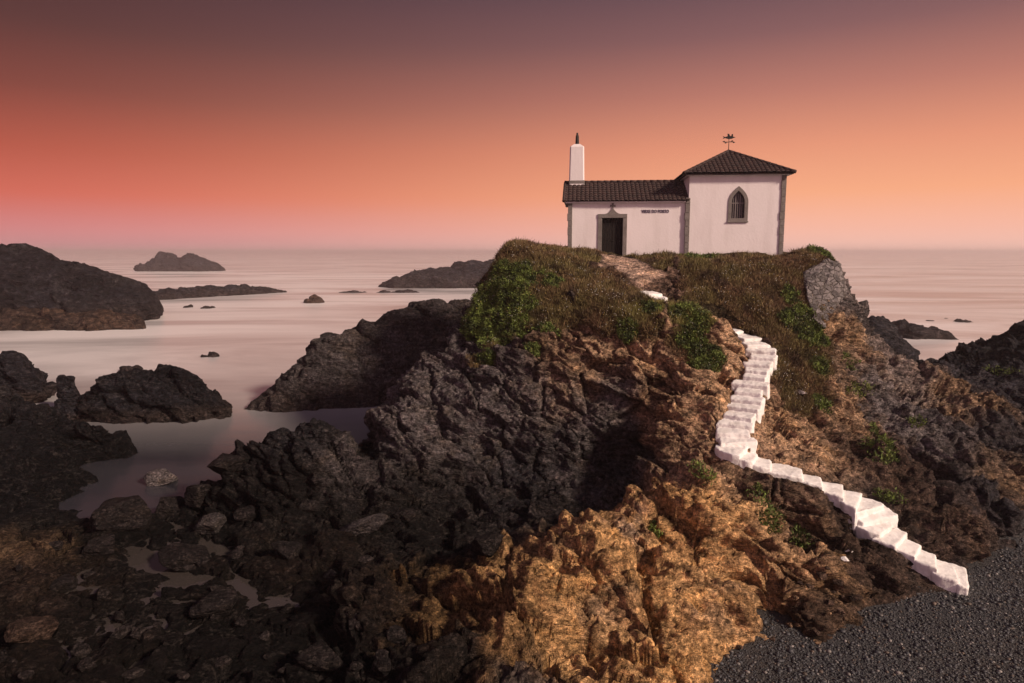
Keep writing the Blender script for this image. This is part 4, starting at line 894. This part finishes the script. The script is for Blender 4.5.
# leafy mats
sg = np.where((vg > .3) & vis & (grn > .25) & ~inside)[0]
k, b = scatter(sg, 90000); n = len(k); g_ = RNG.random(n)
b = b + no[k] * RNG.uniform(0, .16, n)[:, None] * (1 + fbm(b / .5, 2))[:, None]
d = unit(no[k] * .8 + np.array([0, 0, .3]) + RNG.normal(size=(n, 3)) * .75)
tt = np.clip(.5 + fbm(b / .45 + 5, 2) * 1.6 + RNG.normal(size=n) * .2, 0, 1)[:, None]
c = (DG * (1 - tt) + GR * 1.25 * tt) * RNG.uniform(.6, 1.4, (n, 1))
tag(link('ground_cover', leaf_mesh('mats', b, d, RNG.uniform(.05, .13, n), RNG.uniform(.03, .055, n), c, .2), MAT['leaf']), kind='stuff')
# tiny white and yellow flowers
fl = sel[(tone[sel] > -.15) & (co[sel, 1] < 34.5)]
k, b = scatter(fl, 2600); n = len(k); b = b + no[k] * .12 + np.array([0, 0, .10]); keep = fbm(b / .9 + 21, 2) > .02; b = b[keep]; n = len(b)
r_ = RNG.uniform(.009, .018, n)[:, None, None]
tet = np.array([[1, 1, 1], [1, -1, -1], [-1, 1, -1], [-1, -1, 1]], float)[None] * .8
V = (b[:, None] + tet * r_).reshape(-1, 3); bb = np.arange(n)[:, None] * 4; Fc = np.concatenate([bb + [0, 1, 2], bb + [0, 3, 1], bb + [0, 2, 3], bb + [1, 3, 2]], 0)
fm = np_mesh('flowers', V, Fc); wc = np.where(RNG.random(n)[:, None] < .7, np.array([[.75, .72, .66]]), np.array([[.70, .52, .16]])); set_col(fm, np.repeat(wc, 4, 0))
tag(link('wildflowers', fm, MAT['petal']), kind='stuff')

# countable clumps of green plants on the rock
def clump(px, py, rx, rz, label, n=900, dark=.0, yel=0.0, name='plant_clump'):
    c0 = hit(px, py); near = np.where((np.abs(co[:, 0] - c0[0]) < rx * 1.6) & (np.abs(co[:, 1] - c0[1]) < 2.0) & (np.abs(co[:, 2] - c0[2]) < rz * 2.2))[0]
    p = co[near] - c0; d2 = (p[:, 0] / rx) ** 2 + (p[:, 1] / 1.0) ** 2 + (p[:, 2] / rz) ** 2; w = d2 + .25 * fbm(co[near] / .25, 2) < 1.0
    near = near[w]
    if len(near) > 5:                                     # keep the one patch nearest the centre
        ins = np.zeros(len(co), bool); ins[near] = True; se = ev[ins[ev].all(1)]; mk = np.zeros(len(co), bool); mk[near[np.argmin(((co[near] - c0) ** 2).sum(1))]] = True
        for _ in range(80):
            t_ = mk[se].any(1); mk[se[t_].ravel()] = True
        if mk.sum() > 12: near = np.where(mk)[0]
    if len(near) < 5: print('CLUMP EMPTY', px, py, c0); return
    k = RNG.choice(near, n); b = co[k] + RNG.normal(size=(n, 3)) * .03 + no[k] * RNG.uniform(0, .14, n)[:, None]
    dd = unit(no[k] * .7 + np.array([0, -.1, .6]) + RNG.normal(size=(n, 3)) * .6); t = np.clip(.55 + fbm(b / .3, 2) * 1.5, 0, 1)[:, None]
    c = (DG * (1 - t) + (GR * 1.35 * (1 - yel) + YG * yel) * t) * RNG.uniform(.6, 1.4, (n, 1)) * (1 - dark)
    me = leaf_mesh('clump', b - c0, dd, RNG.uniform(.06, .15, n), RNG.uniform(.03, .05, n), c, .2)
    o = link(name, me, MAT['leaf']); o.location = c0; tag(o, label, 'plant', 'green plant clumps growing on the rocks')
for a in [(703, 475, .35, .2, 'small green plant on the rock just left of the stair bend', 260), (655, 533, .25, .28, 'lone small green plant on the ochre rock crest', 260), (770, 515, .85, .5, 'sprawling dark green creeper on the shaded rock below the stair', 700, .35),
          (803, 540, .35, .25, 'small dark green tuft right of and below the sprawling creeper', 260, .3), (868, 516, .32, .16, 'small green plant on the left edge of the stair landing', 220), (882, 450, .75, .5, 'bright green plant patch on the slope right of the stair', 900), (875, 430, .3, .2, 'small green tuft just above the bright patch right of the stair', 220),
          (890, 497, .5, .14, 'low green strip of leaves along the upper edge of the stair landing', 260), (918, 422, .35, .18, 'small green tuft halfway up the right-hand slope', 220), (1004, 373, .85, .20, 'thin diagonal line of green plants at the far right', 320), (850, 362, .4, .5, 'tall green plant patch on the cliff under the stone wall', 400),
          (858, 390, .75, .30, 'yellowish green plant band below the tall green patch', 420, 0, .3), (757, 493, .25, .15, 'tiny green sprout beside the stair bend', 120), (812, 275, .25, .3, 'small green bush clinging to the left side of the stone wall', 260), (820, 405, .35, .35, 'green plant at the lower end of the brown bank beside the stair', 320)]:
    clump(*a)

# ------------------------------------------------------------------ boulders
def boulder(px, py, w, label, flat=.65, col=None, sq=(1, 1), group=None, rz=0.0, pos=None, name='boulder', tilt=0.0):
    p = hit(px, py) if pos is None else np.array(pos)
    bm = bmesh.new(); bmesh.ops.create_icosphere(bm, subdivisions=5, radius=1); me = bpy.data.meshes.new(name); bm.to_mesh(me); bm.free()
    c = get_co(me); sd = (px * 7.7 + py * 3.3) % 97
    rr = np.random.default_rng(int(px * 13 + py)); d = np.ones(len(c))
    for _ in range(14):                                    # a few broken faces
        nn = rr.normal(size=3); nn /= np.linalg.norm(nn); h = rr.uniform(.45, .82); pr = c @ nn; d = np.where(pr > h, np.minimum(d, h / np.maximum(pr, 1e-3) * .97 + .03), d)
    d = d * (1 + .16 * fbm(c * 1.1 + sd, 3)) + .05 * ridged(c * 2.6 + sd, 3)
    c2 = c * d[:, None] * np.array([w / 2 * sq[0], w / 2 * sq[1], w / 2 * flat])
    set_co(me, c2); base = np.array(col if col is not None else BLK * 1.3); set_col(me, base * (1 + .4 * fbm(c * 1.5 + sd, 2))[:, None])
    o = link(name, me, MAT['boulder'], None, True); o.location = (p[0], p[1] + w * .12, p[2] + w * flat * .18); o.rotation_euler = (tilt * .4, tilt, rz)
    tag(o, label, 'boulder', group); return o
for a in [dict(px=115, py=528, w=2.3, label='big smooth black boulder at the water edge where the channel ends', flat=.75, rz=.3), dict(px=160, py=476, w=1.7, label='pale speckled boulder lying in the channel water', flat=.5, col=GREY * 1.15, pos=PZ(160, 484, 0.0)), dict(px=210, py=492, w=1.3, label='dark boulder below the speckled one, at the channel edge', flat=.85, pos=PZ(168, 515, 0.1)),
          dict(px=208, py=532, w=1.3, label='grey-topped rounded boulder on the dark shore', flat=.85, col=GREY * .42), dict(px=286, py=556, w=1.3, label='angular blue-black boulder with a slanting top on the dark shore', flat=.6, rz=.5, tilt=.4), dict(px=360, py=532, w=2.0, label='long grey slab of rock leaning at the foot of the cliff', flat=.35, col=GREY * .5, tilt=-.35, rz=.2),
          dict(px=490, py=552, w=1.25, label='smooth black boulder lodged behind the ochre rocks', flat=.7), dict(px=225, py=470, w=1.6, label='black boulder resting against the rock mass left of the cliff', flat=.7), dict(px=200, py=500, w=1.4, label='squat black boulder above the grey-topped one', flat=.8),
          dict(px=185, py=565, w=2.0, label='broad flat-topped black boulder in the middle of the dark shore', flat=.5, rz=.1), dict(px=100, py=552, w=1.4, label='low black boulder in front of the big smooth one', flat=.5), dict(px=20, py=640, w=1.5, label='brown boulder at the left edge of the frame near the bottom', flat=.5, col=UMB * .6), dict(px=215, py=612, w=1.5, label='black wedge boulder beside the pools', flat=.45, rz=.4),
          dict(px=320, py=668, w=1.3, label='black boulder near the bottom edge, left of the ochre rocks', flat=.55, rz=.2), dict(px=310, py=510, w=1.0, label='small black boulder under the rock mass left of the cliff', flat=.7), dict(px=245, py=520, w=.9, label='small round boulder right of the grey-topped one', flat=.8),
          dict(px=575, py=100, w=.6, label='pale flat stone lying in the brown bank beside the stair', flat=.5, col=GREY * 2.2, pos=tuple(hit(801, 395)), name='stone'), dict(px=405, py=520, w=1.1, label='dark boulder at the foot of the big cliff', flat=.7), dict(px=60, py=590, w=1.2, label='dark boulder in the pools near the left edge', flat=.5)]:
    boulder(**a)
gb = 'small dark boulders strewn over the wet shore'
for i in range(40):
    px, py = sro.uniform(0, 400), sro.uniform(545, 680)
    boulder(px, py, sro.uniform(.25, .7), 'small dark boulder among many strewn over the wet shore', flat=sro.uniform(.4, .8), col=BLK * sro.uniform(1, 2.5), rz=sro.uniform(0, 3), group=gb, sq=(1, sro.uniform(.6, 1)))
gs = 'brown stones strewn at the edge of the gravel'
for i in range(46):
    t = sro.random(); px, py = 760 + 110 * t + sro.gauss(0, 28), 668 - 90 * t + sro.gauss(0, 18)
    boulder(px, py, sro.uniform(.12, .42), 'brown stone lying on the dark gravel beside the low outcrop', flat=.6, col=(UMB if sro.random() < .7 else TAN * .6) * sro.uniform(.8, 1.4), rz=sro.uniform(0, 3), group=gs, name='stone')
# the two splashes of whitewash left of the stair: small painted blocks
for px, py, w, lab in ((850, 552, .34, 'small white painted stone beside the stair, the higher of two'), (845, 560, .3, 'small white painted stone beside the stair, the lower of two')):
    o = boulder(px, py, w, lab, flat=.5, name='white_stone'); o.data.materials.clear(); o.data.materials.append(MAT['whitewash'])

# pebbles: nobody could count them
n = 42000; x = RNG.uniform(4.5, 22, n); y = RNG.uniform(13, 25, n); z = beach_z_at(x, y)
gh = np.array([ground(a, b_) for a, b_ in zip(x, y)]); kp = gh < z + .10; x, y, z = x[kp], y[kp], z[kp]; n = len(x)
bm = bmesh.new(); bmesh.ops.create_icosphere(bm, subdivisions=1, radius=1); iv = np.array([v.co[:] for v in bm.verts]); fi = np.array([[v.index for v in f.verts] for f in bm.faces]); bm.free()
s = RNG.gamma(2.2, .009, n) + .010; s = np.clip(s, .014, .11); a = RNG.uniform(0, 6.28, n); V = iv[None] * (s[:, None, None] * np.stack([RNG.uniform(.8, 1.3, n), RNG.uniform(.6, 1, n), RNG.uniform(.4, .7, n)], 1)[:, None, :]) * (1 + RNG.normal(size=(n, len(iv), 1)) * .08)
ca, sa = np.cos(a)[:, None], np.sin(a)[:, None]; Vx, Vy = V[..., 0] * ca - V[..., 1] * sa, V[..., 0] * sa + V[..., 1] * ca
V = np.stack([Vx + x[:, None], Vy + y[:, None], V[..., 2] + z[:, None] + s[:, None] * .2], -1).reshape(-1, 3)
Fc = (fi[None] + (np.arange(n) * len(iv))[:, None, None]).reshape(-1, 3); pm = np_mesh('pebbles', V, Fc)
rr = RNG.random(n)[:, None]; pc = np.where(rr < .86, np.array([[.036, .037, .042]]), np.where(rr < .93, np.array([[.085, .062, .048]]), np.array([[.17, .155, .145]]))) * RNG.uniform(.5, 1.6, (n, 1)); set_col(pm, np.repeat(pc, len(iv), 0))
tag(link('pebbles', pm, MAT['pebble'], None, True), kind='stuff')

# ------------------------------------------------------------------ sea haze
bm = bmesh.new(); box(bm, -30000, 30000, -3500, 30000, -4, 19.5); hz = obj('haze', bm, None); tag(hz, kind='stuff')
hm_ = bpy.data.materials.new('haze'); hm_.use_nodes = True; hm_.node_tree.nodes.clear()
vo = hm_.node_tree.nodes.new('ShaderNodeVolumePrincipled'); oo = hm_.node_tree.nodes.new('ShaderNodeOutputMaterial'); hm_.node_tree.links.new(vo.outputs[0], oo.inputs['Volume'])
vo.inputs['Color'].default_value = (1.0, .93, .93, 1); vo.inputs['Density'].default_value = 0.0006; vo.inputs['Anisotropy'].default_value = 0.6
hz.data.materials.append(hm_)
